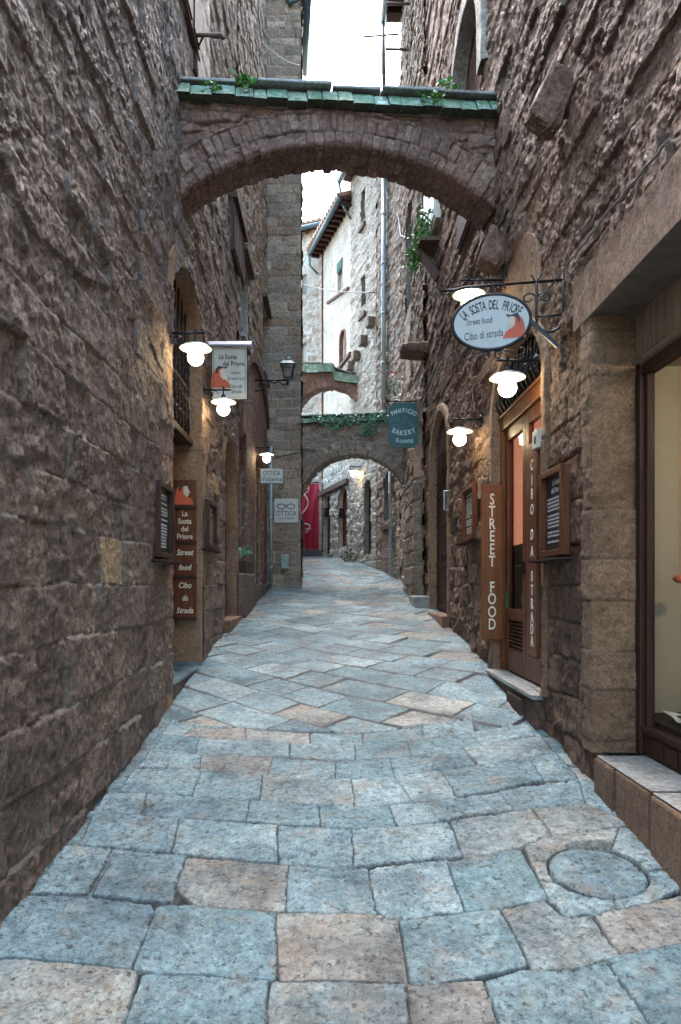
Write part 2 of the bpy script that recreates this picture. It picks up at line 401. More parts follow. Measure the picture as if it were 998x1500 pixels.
class Wall:
    """vertical wall plane: point(u) = P0 + d*u, n = out of the wall to the street"""
    def __init__(s, x0, y0, dx, dy, side):
        s.p = (x0, y0); s.d = (dx, dy); L = math.hypot(dx, dy); s.n = (dy/L*side, -dx/L*side); s.L = L
    def U(s, px): k = K(px); return (k*s.p[1]-s.p[0])/(s.d[0]-k*s.d[1])
    def at(s, px, py): u = s.U(px); return u, (857-py)/1000.0*(s.p[1]+s.d[1]*u)
    def P(s, u, z, n=0): return Vector((s.p[0]+s.d[0]*u+s.n[0]*n, s.p[1]+s.d[1]*u+s.n[1]*n, z))
    def M(s, u, z, n=0, flip=False):
        """local x to the viewer's right along the wall, y up, z out of the wall"""
        nn = Vector((s.n[0], s.n[1], 0)); up = Vector((0, 0, 1)); x = up.cross(nn)
        return frame(s.P(u, z, n), x, up, nn)
    def grid(s, us, vs, lay, ops=(), zones=(), extra=None):
        U, V = np.meshgrid(np.array(us), np.array(vs), indexing='ij')
        h, sid, mo = lay(U, V)
        for z in zones:
            k = z['in'](U, V)
            if not k.any(): continue
            a = z['lay'](U, V)
            h = np.where(k, a[0]+z.get('n', 0), h); sid = np.where(k, a[1], sid); mo = np.where(k, a[2], mo)
        P = np.stack([s.p[0]+s.d[0]*U+s.n[0]*h, s.p[1]+s.d[1]*U+s.n[1]*h, V], -1)
        Uc = (U[:-1, :-1]+U[1:, 1:])/2; Vc = (V[:-1, :-1]+V[1:, 1:])/2
        qm = np.ones(Uc.shape, bool)
        for o in ops: qm &= ~o.inside(Uc, Vc)
        if extra is not None: qm &= extra(Uc, Vc)
        return P, sid, mo, qm
class Op:
    """an opening: rectangle z0..zs with an elliptical head up to zt"""
    def __init__(s, u0, u1, z0, zs, zt=None): s.u0, s.u1 = min(u0, u1), max(u0, u1); s.z0 = z0; s.zs = zs; s.zt = zt if zt else zs; s.uc = (s.u0+s.u1)/2; s.hw = (s.u1-s.u0)/2
    def inside(s, U, V, g=0):
        k = (np.abs(U-s.uc) <= s.hw+g) & (V >= s.z0-g*0) & (V <= s.zs+(g if s.zt == s.zs else 0))
        if s.zt > s.zs:
            k |= (V > s.zs) & (((U-s.uc)/(s.hw+g))**2+((V-s.zs)/(s.zt-s.zs+g))**2 <= 1)
        return k
    def outline(s, step=.03, bottom=False):
        """list of (u,z, outward mu, mz) from foot to foot, mitred at corners"""
        pts = []
        n = max(2, int((s.zs-s.z0)/step))
        for i in range(n+1): pts.append((s.u0, s.z0+(s.zs-s.z0)*i/n, -1, 0))
        if s.zt > s.zs:
            b = s.zt-s.zs; n2 = max(12, int(PI*(s.hw+b)/2/step)); 
            for i in range(1, n2):
                t = PI*i/n2; x = -math.cos(t); y = math.sin(t); g = Vector((x/s.hw, y/b)); g.normalize()
                pts.append((s.uc+x*s.hw, s.zs+y*b, g.x, g.y))
        else:
            n2 = max(2, int(2*s.hw/step)); pts[-1] = (s.u0, s.zs, -1, 1)
            for i in range(1, n2): pts.append((s.u0+2*s.hw*i/n2, s.zs, 0, 1))
            pts.append((s.u1, s.zs, 1, 1)); 
        m = max(2, int((s.zs-s.z0)/step))
        for i in range(1 if s.zt == s.zs else 0, m+1): pts.append((s.u1, s.zs-(s.zs-s.z0)*i/m, 1, 0))
        return pts
def cuts(a, b, step, *marks):
    m = sorted({round(x, 5) for x in (a, b)+marks if a <= x <= b}); r = []
    for i in range(len(m)-1):
        u = m[i]
        while u < m[i+1]-1e-4:
            r.append(u); st = step(u) if callable(step) else step
            u += st
            if m[i+1]-u < st*.4: break
    return np.array(r+[m[-1]])
def surround(name, wall, op, w, depth, mat, parent, lay, proud=.015, step=.025, ppts=None, dstep=None):
    pts = ppts if ppts is not None else op.outline(step)
    A = np.array(pts); s = np.concatenate([[0], np.cumsum(np.hypot(np.diff(A[:, 0]), np.diff(A[:, 1])))])
    ds = dstep or step*.8
    vs = np.concatenate([np.linspace(-w, -.004, max(2, int(w/ds))), [.004], np.linspace(.02, depth, max(3, int(depth/ds)))])
    U, V = np.meshgrid(s, vs, indexing='ij')
    h, sid, mo = lay(U, V)
    ml = np.hypot(A[:, 2], A[:, 3]); mu = (A[:, 2])[:, None]; mz = (A[:, 3])[:, None]
    mun = mu/ml[:, None]; mzn = mz/ml[:, None]
    face = V < 0
    out = np.where(face, -V, 0)
    fade = np.clip((V+w)/.03, 0, 1)
    nn = np.where(face, proud*fade+h*fade-.03*(1-fade), proud-V)
    hin = np.where(face, 0, h)
    uu = A[:, 0][:, None]+mu*out-mun*hin; zz = A[:, 1][:, None]+mz*out-mzn*hin
    P = np.stack([wall.p[0]+wall.d[0]*uu+wall.n[0]*nn, wall.p[1]+wall.d[1]*uu+wall.n[1]*nn, zz], -1)
    return mesh_grids(name, [(P, sid, mo, None)], mat, parent)
def shape_pts(op, n=16, ins=0):
    r = [(op.u0+ins, op.z0), (op.u0+ins, op.zs)]
    if op.zt > op.zs:
        for i in range(1, n): t = PI*i/n; r.append((op.uc-math.cos(t)*(op.hw-ins), op.zs+math.sin(t)*(op.zt-op.zs-ins)))
    r += [(op.u1-ins, op.zs), (op.u1-ins, op.z0)]
    if op.zt == op.zs: r[1] = (r[1][0], op.zs-ins); r[-2] = (r[-2][0], op.zs-ins)
    return r
def wprism(mb, wall, pts, n0, n1, mi=0):
    """prism of a (u,z) outline between two depths n of the wall"""
    k = len(pts); v = [tuple(wall.P(u, z, n0)) for u, z in pts]+[tuple(wall.P(u, z, n1)) for u, z in pts]
    f = [tuple(range(k)), tuple(range(k, 2*k))[::-1]]+[(i, k+i, k+(i+1) % k, (i+1) % k) for i in range(k)]
    return mb.add(v, f, mi=mi)
def wbox(mb, wall, u0, u1, z0, z1, n0, n1, mi=0): return wprism(mb, wall, [(u0, z0), (u0, z1), (u1, z1), (u1, z0)], n0, n1, mi)
def window(wall, op, parent, depth=.14, fmat=None, pane=None, bars=1, name='window'):
    """frame + pane + dark room behind"""
    fmat = fmat or M_white
    fr = MB(); t = .05
    o = shape_pts(op); i = shape_pts(op, ins=t)
    k = len(o)
    for a in range(k):
        b = (a+1) % k
        q = [o[a], o[b], i[b], i[a]]
        if a == k-1: q = [o[a], o[b], (i[b][0], i[b][1]+t), (i[a][0], i[a][1]+t)]
        wprism(fr, wall, q, -depth-.03, -depth+.02)
    for j in range(bars): 
        u = op.u0+(j+1)*(op.u1-op.u0)/(bars+1); wbox(fr, wall, u-.02, u+.02, op.z0+t, op.zt-t, -depth-.025, -depth+.015)
    f = fr.build(name, fmat, parent)
    pb = MB(); wprism(pb, wall, shape_pts(op, ins=t*.6), -depth-.012, -depth-.006); pb.build('pane', pane or M_glassd, f)
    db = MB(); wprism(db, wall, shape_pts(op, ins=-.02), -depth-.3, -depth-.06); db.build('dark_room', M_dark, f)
    return f

# ------------------------------------------------------------------ ground
ZL = [(-8, -2.5), (2, -1.67), (3.125, -1.54), (6.52, -1.16), (8.1, -.93), (10, -.68), (13, -.36), (16.67, -.05), (19.2, .46), (21.5, .80), (24.9, 1.05), (30, 1.15), (60, 1.2)]
ZR_ = [(-8, -2.45), (2, -1.6), (3.353, -1.452), (5.88, -1.135), (7.42, -.9), (10.06, -.634), (11.4, -.49), (14.3, -.186), (17.35, .12), (19.2, .46), (21.5, .80), (24.9, 1.05), (30, 1.15), (60, 1.2)]
_zz = np.linspace(-8, 60, 3401)
def _prof(t):
    y = np.interp(_zz, [a for a, b in t], [b for a, b in t]); k = np.ones(41)/41
    yy = np.convolve(np.pad(y, 20, mode='edge'), k, 'valid'); return yy
_pl, _pr = _prof(ZL), _prof(ZR_)
def H(X, Z):
    l = np.interp(Z, _zz, _pl); r = np.interp(Z, _zz, _pr)
    t = np.clip((X+1.5)/3.35, 0, 1); return l*(1-t)+r*t-.045*(1-(2*t-1)**2)*np.clip((18-Z)/6, 0, 1)
def G(px, py):
    """ground point seen at a photo position"""
    lo, hi = .8, 30.
    for _ in range(40):
        m = (lo+hi)/2
        if H(K(px)*m, m)+(py-857)/1000.0*m > 0: hi = m
        else: lo = m
    return K(px)*lo, lo
# ------------------------------------------------------------------ paving stones (traced in the picture, laid out on the ground)
T = .78   # tan
S = [([(-80, 1412), (40, 1408), (200, 1421), (174, 1510), (150, 1640), (-220, 1640)], .8), ([(213, 1428), (300, 1426), (388, 1436), (384, 1510), (376, 1640), (160, 1640), (184, 1510)], .3),
([(401, 1437), (595, 1441), (604, 1510), (612, 1640), (388, 1640), (396, 1510)], .74), ([(600, 1443), (706, 1440), (716, 1462), (735, 1510), (762, 1640), (620, 1640), (608, 1510)], .9),
([(716, 1438), (780, 1420), (884, 1408), (950, 1500), (1010, 1640), (775, 1640), (738, 1505)], .25), ([(892, 1404), (1000, 1380), (1110, 1360), (1170, 1640), (1040, 1640), (960, 1500)], .05),
([(-90, 1398), (-10, 1352), (55, 1316), (140, 1322), (218, 1328), (226, 1340), (196, 1416), (110, 1407), (20, 1400)], .15), ([(232, 1330), (270, 1327), (402, 1338), (405, 1350), (398, 1432), (300, 1425), (202, 1418)], .35),
([(410, 1341), (500, 1339), (588, 1348), (598, 1380), (603, 1438), (500, 1434), (412, 1434)], .89), ([(590, 1352), (728, 1333), (752, 1375), (765, 1414), (690, 1430), (607, 1442), (598, 1395)], .5),
([(738, 1327), (796, 1319), (820, 1341), (862, 1343), (903, 1397), (840, 1414), (783, 1420), (760, 1370)], .8), ([(871, 1338), (940, 1326), (999, 1315), (1060, 1300), (1095, 1362), (998, 1379), (912, 1396), (890, 1365)], .88),
([(50, 1305), (98, 1240), (160, 1245), (125, 1308)], .55), ([(173, 1248), (270, 1255), (250, 1319), (140, 1310)], .2), ([(275, 1258), (421, 1268), (419, 1333), (290, 1325), (262, 1300)], .85),
([(425, 1270), (500, 1271), (541, 1274), (552, 1338), (500, 1336), (424, 1334)], .25), ([(545, 1275), (600, 1268), (655, 1262), (678, 1332), (620, 1338), (571, 1346), (553, 1333)], .6), ([(660, 1265), (715, 1252), (760, 1246), (800, 1315), (740, 1327), (685, 1333)], .35),
([(120, 1236), (140, 1192), (264, 1198), (250, 1245)], .15), ([(267, 1200), (407, 1210), (408, 1262), (255, 1248)], .5), ([(411, 1210), (512, 1214), (520, 1270), (412, 1265)], .28),
([(519, 1216), (654, 1206), (675, 1253), (524, 1266)], .55), ([(662, 1203), (776, 1186), (812, 1226), (760, 1240), (682, 1254)], .72), ([(783, 1184), (854, 1176), (920, 1207), (870, 1215), (815, 1224)], .83),
([(90, 1212), (140, 1190), (158, 1164), (216, 1162), (202, 1190), (134, 1190)], .5), ([(220, 1163), (364, 1172), (360, 1202), (214, 1192)], .33), ([(369, 1174), (465, 1178), (467, 1208), (363, 1202)], .3),
([(473, 1179), (571, 1181), (577, 1211), (473, 1210)], .4), ([(575, 1181), (729, 1163), (752, 1185), (670, 1196), (585, 1209)], .56), ([(733, 1160), (843, 1143), (880, 1172), (756, 1185)], .2), ([(850, 1142), (890, 1150), (935, 1190), (930, 1205), (862, 1176)], .6),
([(178, 1158), (198, 1127), (296, 1127), (282, 1162)], .48), ([(299, 1129), (386, 1131), (380, 1170), (285, 1166)], .22), ([(389, 1133), (514, 1142), (520, 1179), (384, 1172)], .7),
([(518, 1142), (579, 1137), (604, 1174), (523, 1179)], .55), ([(582, 1137), (646, 1129), (667, 1167), (608, 1174)], .62), ([(650, 1128), (770, 1107), (797, 1141), (671, 1165)], .3), ([(778, 1110), (812, 1102), (843, 1138), (800, 1143)], .5),
([(206, 1122), (224, 1097), (295, 1104), (291, 1124)], .56), ([(299, 1105), (397, 1109), (395, 1130), (296, 1127)], .86), ([(401, 1109), (492, 1117), (490, 1138), (397, 1131)], .45), ([(494, 1116), (571, 1111), (579, 1136), (495, 1140)], .4),
([(573, 1110), (677, 1096), (693, 1120), (582, 1135)], .12), ([(681, 1095), (791, 1079), (807, 1102), (704, 1120)], .66), ([(797, 1080), (830, 1085), (850, 1104), (814, 1100)], .3),
([(228, 1093), (240, 1077), (292, 1081), (286, 1102)], .4), ([(295, 1082), (421, 1088), (421, 1107), (289, 1103)], .58), ([(428, 1090), (517, 1092), (521, 1113), (427, 1108)], .5), ([(521, 1092), (595, 1086), (605, 1106), (524, 1111)], .35),
([(598, 1085), (687, 1074), (703, 1091), (606, 1105)], .3), ([(691, 1073), (770, 1061), (782, 1075), (708, 1090)], .6), ([(240, 1074), (252, 1058), (284, 1062), (266, 1076)], .5), ([(269, 1077), (292, 1066), (356, 1068), (360, 1083)], .87),
([(362, 1069), (453, 1075), (455, 1089), (363, 1083)], .8), ([(457, 1075), (529, 1076), (532, 1090), (457, 1089)], .45), ([(533, 1075), (617, 1065), (623, 1080), (534, 1090)], .38), ([(620, 1064), (690, 1054), (693, 1071), (625, 1079)], .55),
# ring of broken slabs round the manhole
([(772, 1240), (800, 1228), (905, 1214), (893, 1242), (840, 1262), (806, 1290), (792, 1286)], .82), ([(910, 1213), (940, 1222), (975, 1256), (985, 1270), (945, 1275), (900, 1245)], .7),
([(900, 1306), (945, 1281), (988, 1275), (1003, 1294), (955, 1318), (900, 1330)], .6), ([(794, 1292), (840, 1304), (893, 1316), (897, 1329), (870, 1337), (832, 1339), (812, 1318)], .58)]
NS = len(S)
polys = []
for pts, sd in S: polys.append((np.array([G(*p) for p in pts]), sd))
mc = G(875, 1277); mr_ = .068*mc[1]*1.0
def Pave():
    lay = Lay(77, -30, 40, v0=-14, v1=40, h=(.40, .46), l=(.5, .85), warp=.02, depth=.034, off=.010, rough=.0028, edge=.014, jw=.017, fade=0, sid=(0, 1), tilt=.045, wl=.05)
    rows = Lay(79, -4, 4, v0=-9, v1=30, h=(.34, .44), l=(.4, .75), warp=.02, depth=.034, off=.010, rough=.003, edge=.014, jw=.017, fade=0, sid=(0, 1), tilt=.045, wl=.05)
    zq = np.array([G(*p) for p in ((200, 1050), (240, 1055), (290, 1063), (360, 1065), (450, 1071), (530, 1072), (617, 1062), (690, 1054), (693, 1072), (769, 1060), (785, 1085), (800, 1110), (840, 1160), (998, 1290))])
    def f(X, Z):
        ca, sa = math.cos(math.radians(-42)), math.sin(math.radians(-42))
        a = lay(X*ca+Z*sa, -X*sa+Z*ca); r = rows(X, Z)
        zline = np.interp(X, zq[:, 0], zq[:, 1])
        k = Z > zline
        h, sid, mo = [np.where(k, a[i], r[i]) for i in range(3)]
        sid = np.where(sid < .84, sid*.8, sid)+.05*fbm(X*2.5, Z*2.5, 2, 2)
        h = h-.027
        near = (~k) & (Z > 1.6)
        # traced stones
        h = np.where(near, -.022+.004*fbm(X*30, Z*30, 3, 3), h); mo = np.where(near, 1., mo)
        cem = near & (X < -.95)
        h = np.where(cem, h+.012, h); mo = np.where(cem, .25, mo); sid = np.where(cem, .22, sid)
        Xw = X+.010*fbm(X*6, Z*6, 1, 2)+.003*fbm(X*28, Z*28, 2, 2); Zw = Z+.010*fbm(X*6, Z*6, 4, 2)+.003*fbm(X*28, Z*28, 5, 2)
        best = np.full(X.shape, -9.)
        R = np.random.RandomState(5)
        dm = np.hypot(Xw-mc[0], (Zw-mc[1]))-mr_
        for pi, (P, sd) in enumerate(polys):
            q = R.rand(5)
            m = (X > P[:, 0].min()-.05) & (X < P[:, 0].max()+.05) & (Z > P[:, 1].min()-.05) & (Z < P[:, 1].max()+.05)
            if not m.any(): continue
            x = Xw[m]; z = Zw[m]; ins = np.zeros(x.shape, bool); dd = np.full(x.shape, 9.)
            n = len(P)
            for i in range(n):
                x0, z0 = P[i]; x1, z1 = P[(i+1) % n]
                t = np.clip(((x-x0)*(x1-x0)+(z-z0)*(z1-z0))/((x1-x0)**2+(z1-z0)**2), 0, 1)
                dd = np.minimum(dd, np.hypot(x-x0-t*(x1-x0), z-z0-t*(z1-z0)))
                c = ((z0 > z) != (z1 > z)); xx = x0+(z-z0)*(x1-x0)/((z1-z0) if abs(z1-z0) > 1e-9 else 1e-9)
                ins ^= c & (x < xx)
            d = np.where(ins, dd, -dd)+.015
            if pi >= NS-4: d = np.minimum(d, dm[m]-.005)
            e = np.clip(d/.007, 0, 1); e = np.sqrt(np.clip(1-(1-e)**2, 0, 1))
            u = (x-P[:, 0].mean()); w = (z-P[:, 1].mean())
            pit = (.25+1.1*q[0]) if sd > .1 else .2
            nz = fbm(x*18+q[1]*9, z*18, pi % 7, 4); pb = fbm(x*34, z*34+q[2]*9, (pi+3) % 7, 3)
            hh = -.024+.026*e+.004*np.clip(d/.05, 0, 1)+(q[3]-.5)*.006+.010*(u*(q[1]-.5)+w*(q[2]-.5))+.0065*pit*nz*e-.020*pit*np.clip(pb-.12, 0, 1)*e+.0012*fbm(x*70, z*70, 3, 2)
            g = d > -.004
            mo_ = 1-sst(-.001, .006, d)
            hm = h[m]; sm_ = sid[m]; mm = mo[m]
            hm = np.where(g, hh, hm); tv = sd+.13*fbm(x*3+q[3]*9, z*3, 2, 3); sm_ = np.where(g, np.clip(tv, 0, 1), sm_); mm = np.where(g, mo_, mm)
            h[m] = hm; sid[m] = sm_; mo[m] = mm
        # shallow gap and hole round the manhole
        gap = np.abs(dm+.0) < .005
        h = np.where(gap & near, -.03, h); mo = np.where(gap & near, 1, mo)
        hole = (((X-mc[0]-.06)/.13)**2+((Z-mc[1]-mr_-.02)/.05)**2 < 1) & near
        h = np.where(hole, -.08, h)
        h = np.where((dm < -.010) & near, -.05, h)
        return h, sid, mo
    return f
fp = Pave()
zs = [-8.]
while zs[-1] < 1.2: zs.append(zs[-1]+.35)
while zs[-1] < 28.5:
    z = zs[-1]; zs.append(z+min(max(.006, .55*z*z/(682*1.5)), .014 if z < 12 else .03 if z < 17 else .06) if z > 1.9 else z+.04)
zs = np.array(zs)
xs = np.concatenate([np.linspace(-3.6, -1.75, 24)[:-1], np.linspace(-1.75, 2.15, 600), np.linspace(2.15, 3.2, 14)[1:]])
X, Z = np.meshgrid(xs, zs, indexing='ij')
h, sid, mo = fp(X, Z)
Pg = np.stack([X, Z, H(X, Z)+h], -1)
tag(mesh_grids('street', [(Pg, sid, mo, None)], M_pave, None), kind='structure')
b = MB(); b.add([(-300, -300, -3), (300, -300, -3), (300, 300, -3), (-300, 300, -3)], [(0, 1, 2, 3)])
tag(b.build('ground', plain('packed_earth', (.12, .1, .08), .9)), kind='structure')

# manhole
th = np.linspace(0, 2*PI, 65); rr_ = np.concatenate([[0.004, .012, .016], np.linspace(.03, mr_-.02, 18), [mr_-.012, mr_-.006, mr_-.003, mr_-.003]])
TH, RR = np.meshgrid(th, rr_, indexing='ij'); XX = mc[0]+RR*np.cos(TH); ZZ = mc[1]+RR*np.sin(TH)
ed = np.clip((mr_-RR)/.02, 0, 1); hh = .004-.02*(1-np.sqrt(1-(1-ed)**2))+.003*fbm(XX*16, ZZ*16, 2, 4)
hh[:, 0:2] -= .03; hh[:, -1] = -.07
mt = thing('manhole_cover', 'round pitted stone manhole cover set among broken slabs near the shop window', 'manhole cover', (mc[0], mc[1], float(H(mc[0], mc[1]))))
mesh_grids('stone_disc', [(np.stack([XX, ZZ, H(mc[0], mc[1])+(ZZ-mc[1])*.115+hh], -1), np.full(XX.shape, .25)+.08*fbm(XX*4, ZZ*4, 1, 2), np.zeros(XX.shape), None)], M_pave, mt)

# ------------------------------------------------------------------ walls
WLf = Wall(-1.5, 0, 0, 1, +1)          # n = (1,0)
WRt = Wall(1.70, 0, .011, 1, -1)
assert WLf.n[0] > 0 and WRt.n[0] < 0
def steps(z): return .012 if z < 3.5 else min(max(.012, .45*z*z/(682*1.7)), .04)
def vgrid(z0, z1, fine, a, b): return np.concatenate([cuts(z0, a, fine*2.5)[:-1] if z0 < a else [], cuts(max(a, z0), min(b, z1), fine), cuts(b, z1, fine*3)[1:] if z1 > b else []])
def body(parent, poly, z0, z1, mat=None, name='core'):
    m = MB(); m.prism(poly, z0, z1); return m.build(name, mat or M_body, parent)

# ---- LEFT near building
BL = thing('stone_building', 'dark rough stone house along the left wall with a deep arched doorway', 'building', (-1.9, 7, -1.2))
u_r = WLf.U(251); u_e = WLf.U(295.5)
opD = Op(u_r, u_e, -1.3, 2.72, 3.32)
opA = Op(WLf.U(328), WLf.U(345.5), -.62, 1.75, 2.2)
uE = WLf.U(346)
vbl = [-2.6, -2.2, -1.8, -1.35, -1.03, -.69, -.32, 0, .33, .6, .9, 1.2, 1.48, 1.8, 2.08, 2.4, 2.68]
r0 = np.random.RandomState(4)
while vbl[-1] < 14: vbl.append(vbl[-1]+r0.uniform(.16, .32))
layL = Lay(21, -9, 18, vb=vbl, h=(.2, .3), l=(.22, .62), warp=.018, depth=.017, off=.016, rough=.015, edge=.015, jw=.012, sid=(0, .7), wl=.08, tilt=.05, gold=1)
layLu = Lay(23, -9, 18, v0=-3, v1=14, h=(.15, .3), l=(.2, .6), warp=.014, depth=.018, off=.019, rough=.016, edge=.014, jw=.010, sid=(0, .66), wl=.05, tilt=.06)
layL2 = Blend(layL, layLu, 1.9, .5, 1)
bandD = dict(lay=Plaster(2, .006, .9), n=.0); bandD['in'] = lambda U, V: opD.inside(U, V, .02)
zoneP = {'in': lambda U, V: (U > 9.0) & (U < 9.9) & (V > 1.9) & (V < 2.6) & (fbm(U*2, V*2, 2, 2) > 0), 'lay': Plaster(3)}
gl = [WLf.grid(cuts(-2.5, 1.9, .10), cuts(-2.6, 6.4, .06), layL2),
      WLf.grid(cuts(1.9, u_r, steps, u_r), vgrid(-2.2, 6.4, .0115, -1.7, 6.0), layL2),
      WLf.grid(cuts(u_r, uE, steps, u_r, u_e, opA.u0, opA.u1), vgrid(-1.4, 13.4, .014, -1.3, 9.8), layL2, (opD, opA), (zoneP,), extra=lambda U, V: (V < 6.4) | (U > 6.9))]
mesh_grids('wall', gl, M_left, BL)
wb = MB()
for x0, y0, y1, zt in ((-6, -7, 6.9, 6.4), (-6, 6.9, uE-.02, 13.3)): pass
cb = MB()
cb.box(-6, -2.2, -2.5, 6.9, -3, 6.4); cb.box(-6, -2.2, 6.9, uE, -3, 13.4)
cb.box(-2.2, -1.53, -2.5, 6.9, 6.36, 6.46); cb.box(-2.2, -1.53, 6.9, uE, 13.36, 13.46); cb.box(-2.2, -1.6, 6.9, 6.96, 6.4, 13.4); cb.box(-2.2, -1.53, uE-.06, uE-.01, 2.5, 13.4)
cb.box(-2.2, -1.5, -2.6, -2.5, -3, 6.4); cb.box(-3, -2.15, u_r, u_e, -1.3, 4)
cb.build('core', M_body, BL)
# doorway lining: smooth band + deep reveals
lin = Lay(31, -3, 12, v0=-1, v1=2, h=(.45, .5), l=(.38, .6), warp=.006, depth=.006, off=.003, rough=.005, edge=.012, jw=.008, sid=(.1, .7), tilt=.01, wl=.2)
surround('door_surround', WLf, opD, .24, .62, M_jamb, BL, lin, .008, .02)
st = MB()
wbox(st, WLf, u_r-.02, u_e+.02, -1.6, -.985, -.65, -.01)
b_ = st.build('doorstep', M_left, BL, bevel=.015)
st = MB(); wbox(st, WLf, u_r-.02, u_e+.02, -.984, -.94, -.65, .005); st.build('doorstep_lit_top', M_pave, BL, bevel=.01)  # paler cap: sky light on the step's top put into its colour
dw = MB(); wprism(dw, WLf, shape_pts(opD), -.64, -.58); dd = dw.build('door', M_woodd, BL)
p = MB()
for i in range(4):
    u = opD.u0+.1+i*.36; wbox(p, WLf, u, u+.3, -.8, .7, -.58, -.55); wbox(p, WLf, u, u+.3, .85, 2.3, -.58, -.55)
p.build('door_panel', M_woodd, dd, bevel=.01)
p = MB(); p.tube([WLf.P(u_r+.3, .1, -.5), WLf.P(u_r+.3, .25, -.5)], .012); p.build('handle', M_iron, dd)
g = MB()    # iron fanlight grille inside the arch, seen edge on
for i in range(9):
    u = opD.u0+.06+i*.18; zt = 2.72+.55*math.sqrt(max(0, 1-((u-opD.uc)/opD.hw)**2)); g.tube([WLf.P(u, 1.75, -.14), WLf.P(u, zt, -.14)], .011, 6)
    for k in range(4): 
        zc = 1.9+.22*k
        if zc < zt-.1: g.tube([WLf.P(u+.09+.06*math.cos(a), zc+.07*math.sin(a), -.14) for a in [j*PI/6 for j in range(11)]], .008, 5)
for z in (1.75, 2.3, 2.72): g.tube([WLf.P(opD.u0, z, -.14), WLf.P(opD.u1, z, -.14)], .012, 6)
g.build('iron_grille', M_iron, BL)
tr = MB(); wbox(tr, WLf, opD.u0, opD.u1, 1.66, 1.72, -.3, -.1); tr.build('transom', M_woodd, BL)
# small arched door
surround('arch_surround', WLf, opA, .16, .2, M_jamb, BL, lin, .012, .03)
dm_ = MB(); wprism(dm_, WLf, shape_pts(opA), -.25, -.16)
for i in range(6): 
    u = opA.u0+.02+i*.2; wbox(dm_, WLf, u, u+.18, opA.z0+.05, 1.7, -.16, -.145)
d2 = dm_.build('plank_door', M_woodd, BL)
s2 = MB(); wbox(s2, WLf, opA.u0-.05, opA.u1, -1, -.5, -.2, .10); s2.build('step', M_jamb, BL, bevel=.02)
# dark wooden bay / awning high on the wall
u, z = WLf.at(344, 352)
aw = MB(); wbox(aw, WLf, u-.6, u+.75, z-.45, z+.35, 0, .06); wbox(aw, WLf, u-.62, u+.77, z+.35, z+.42, -.02, .13)
for i in range(7): wbox(aw, WLf, u-.55+i*.19, u-.40+i*.19, z-.4, z+.3, .06, .08)
aw.build('wooden_shutter', M_woodd, BL)
u, z = WLf.at(270, 10)
aw = MB(); wbox(aw, WLf, u-.3, u+.55, z-.15, z+1.5, 0, .07); wbox(aw, WLf, u-.25, u+.05, z-.1, z+1.4, .07, .085); wbox(aw, WLf, u+.15, u+.45, z-.1, z+1.4, .07, .085); aw.build('wooden_shutter', M_woodd, BL)
u, z = WLf.at(287, 100)
aw = MB(); wbox(aw, WLf, u-.25, u+.3, z-.2, z+.15, 0, .05); wbox(aw, WLf, u-.2, u+.25, z-.16, z+.1, .05, .06); aw.build('recess_shade_panel', M_woodd, BL)  # dark boards on the wall paint the shade of a niche
# pale quoin strip
mesh_grids('brick_pier', [WLf.grid(np.arange(WLf.U(283), WLf.U(301), .02), np.arange(4.9, 13.3, .02), lambda U, V: tuple(x+(.05 if i == 0 else 0) for i, x in enumerate(Brick(8, 6, 10, 4, 14, bl=.3, bh=.11, sid=(.3, .7))(U, V))))], M_mid, BL)

# ---- LEFT shop building
BS = thing('brick_shopfront_building', 'pale grey stone house with brick shopfront and small windows beyond the left doorway', 'building', (-1.9, 14, -.3))
uT = 17.3
layS = Rubble(41, .36, .15, depth=.028, off=.024, rough=.02, jw=.012, wl=.08)
brz = {'in': lambda U, V: (U > uE) & (V < 2.7+1.9*np.sqrt(np.clip(1-((U-14.4)/2.9)**2, 0, 1))) , 'lay': Brick(42, 10, 18, -2, 6, bl=.26, bh=.075), 'n': .02}
pv = {'in': lambda U, V: (U > 12.6) & (U < 15) & (V > 8.5+.4*U*0), 'lay': Plaster(9, .01, .92)}
w1 = Op(WLf.U(352.5), WLf.U(362), 4.35, 5.72); w2 = Op(WLf.U(383.5), WLf.U(391), 4.95, 6.5)
s1 = Op(WLf.U(346.8), WLf.U(358.5), .2, 2.7); s2_ = Op(WLf.U(372), WLf.U(384.5), .02, 2.7)
mesh_grids('wall', [WLf.grid(cuts(uE, uT, .035, *[q for o in (w1, w2, s1, s2_) for q in (o.u0, o.u1)]), vgrid(-.9, 15.6, .02, -.6, 14.2), layS, (w1, w2, s1, s2_), (brz,))], M_mid, BS)
cb = MB(); cb.box(-6, -2.1, uE, uT, -1.5, 15.6); cb.box(-2.1, -1.52, uE, uT, 15.5, 15.7); cb.build('core', M_body, BS)
for o in (w1, w2):
    surround('window_reveal', WLf, o, .07, .16, M_mid, BS, Plaster(5, .003, .95), .02, .05)
    f = window(WLf, o, BS, .12, M_white, M_glassd)
    q = MB(); wbox(q, WLf, o.u0-.1, o.u1+.1, o.z0-.1, o.z0, -.12, .10); q.build('sill', M_step, BS, bevel=.01)
    q = MB(); wbox(q, WLf, o.u0-.12, o.u1+.12, o.zs+.02, o.zs+.1, 0, .14); q.build('drip_board', M_woodg, BS)
for o, nm in ((s1, 'shop_window'), (s2_, 'shop_door')):
    surround('brick_reveal', WLf, o, .1, .25, M_mid, BS, Brick(43, -1, 9, -1, 1), .03, .03)
    f = window(WLf, o, BS, .2, M_white if o is s2_ else M_woodd, M_glass, 0, nm)
    q = MB(); wbox(q, WLf, o.u0, o.u1, 2.05, 2.62, -.15, -.12); q.build('transom_panel', M_cream, f)
q = MB(); wbox(q, WLf, s2_.u0-.09, s2_.u0+.22, .0, 2.0, -.1, .02); q.build('door_post', M_white, BS)
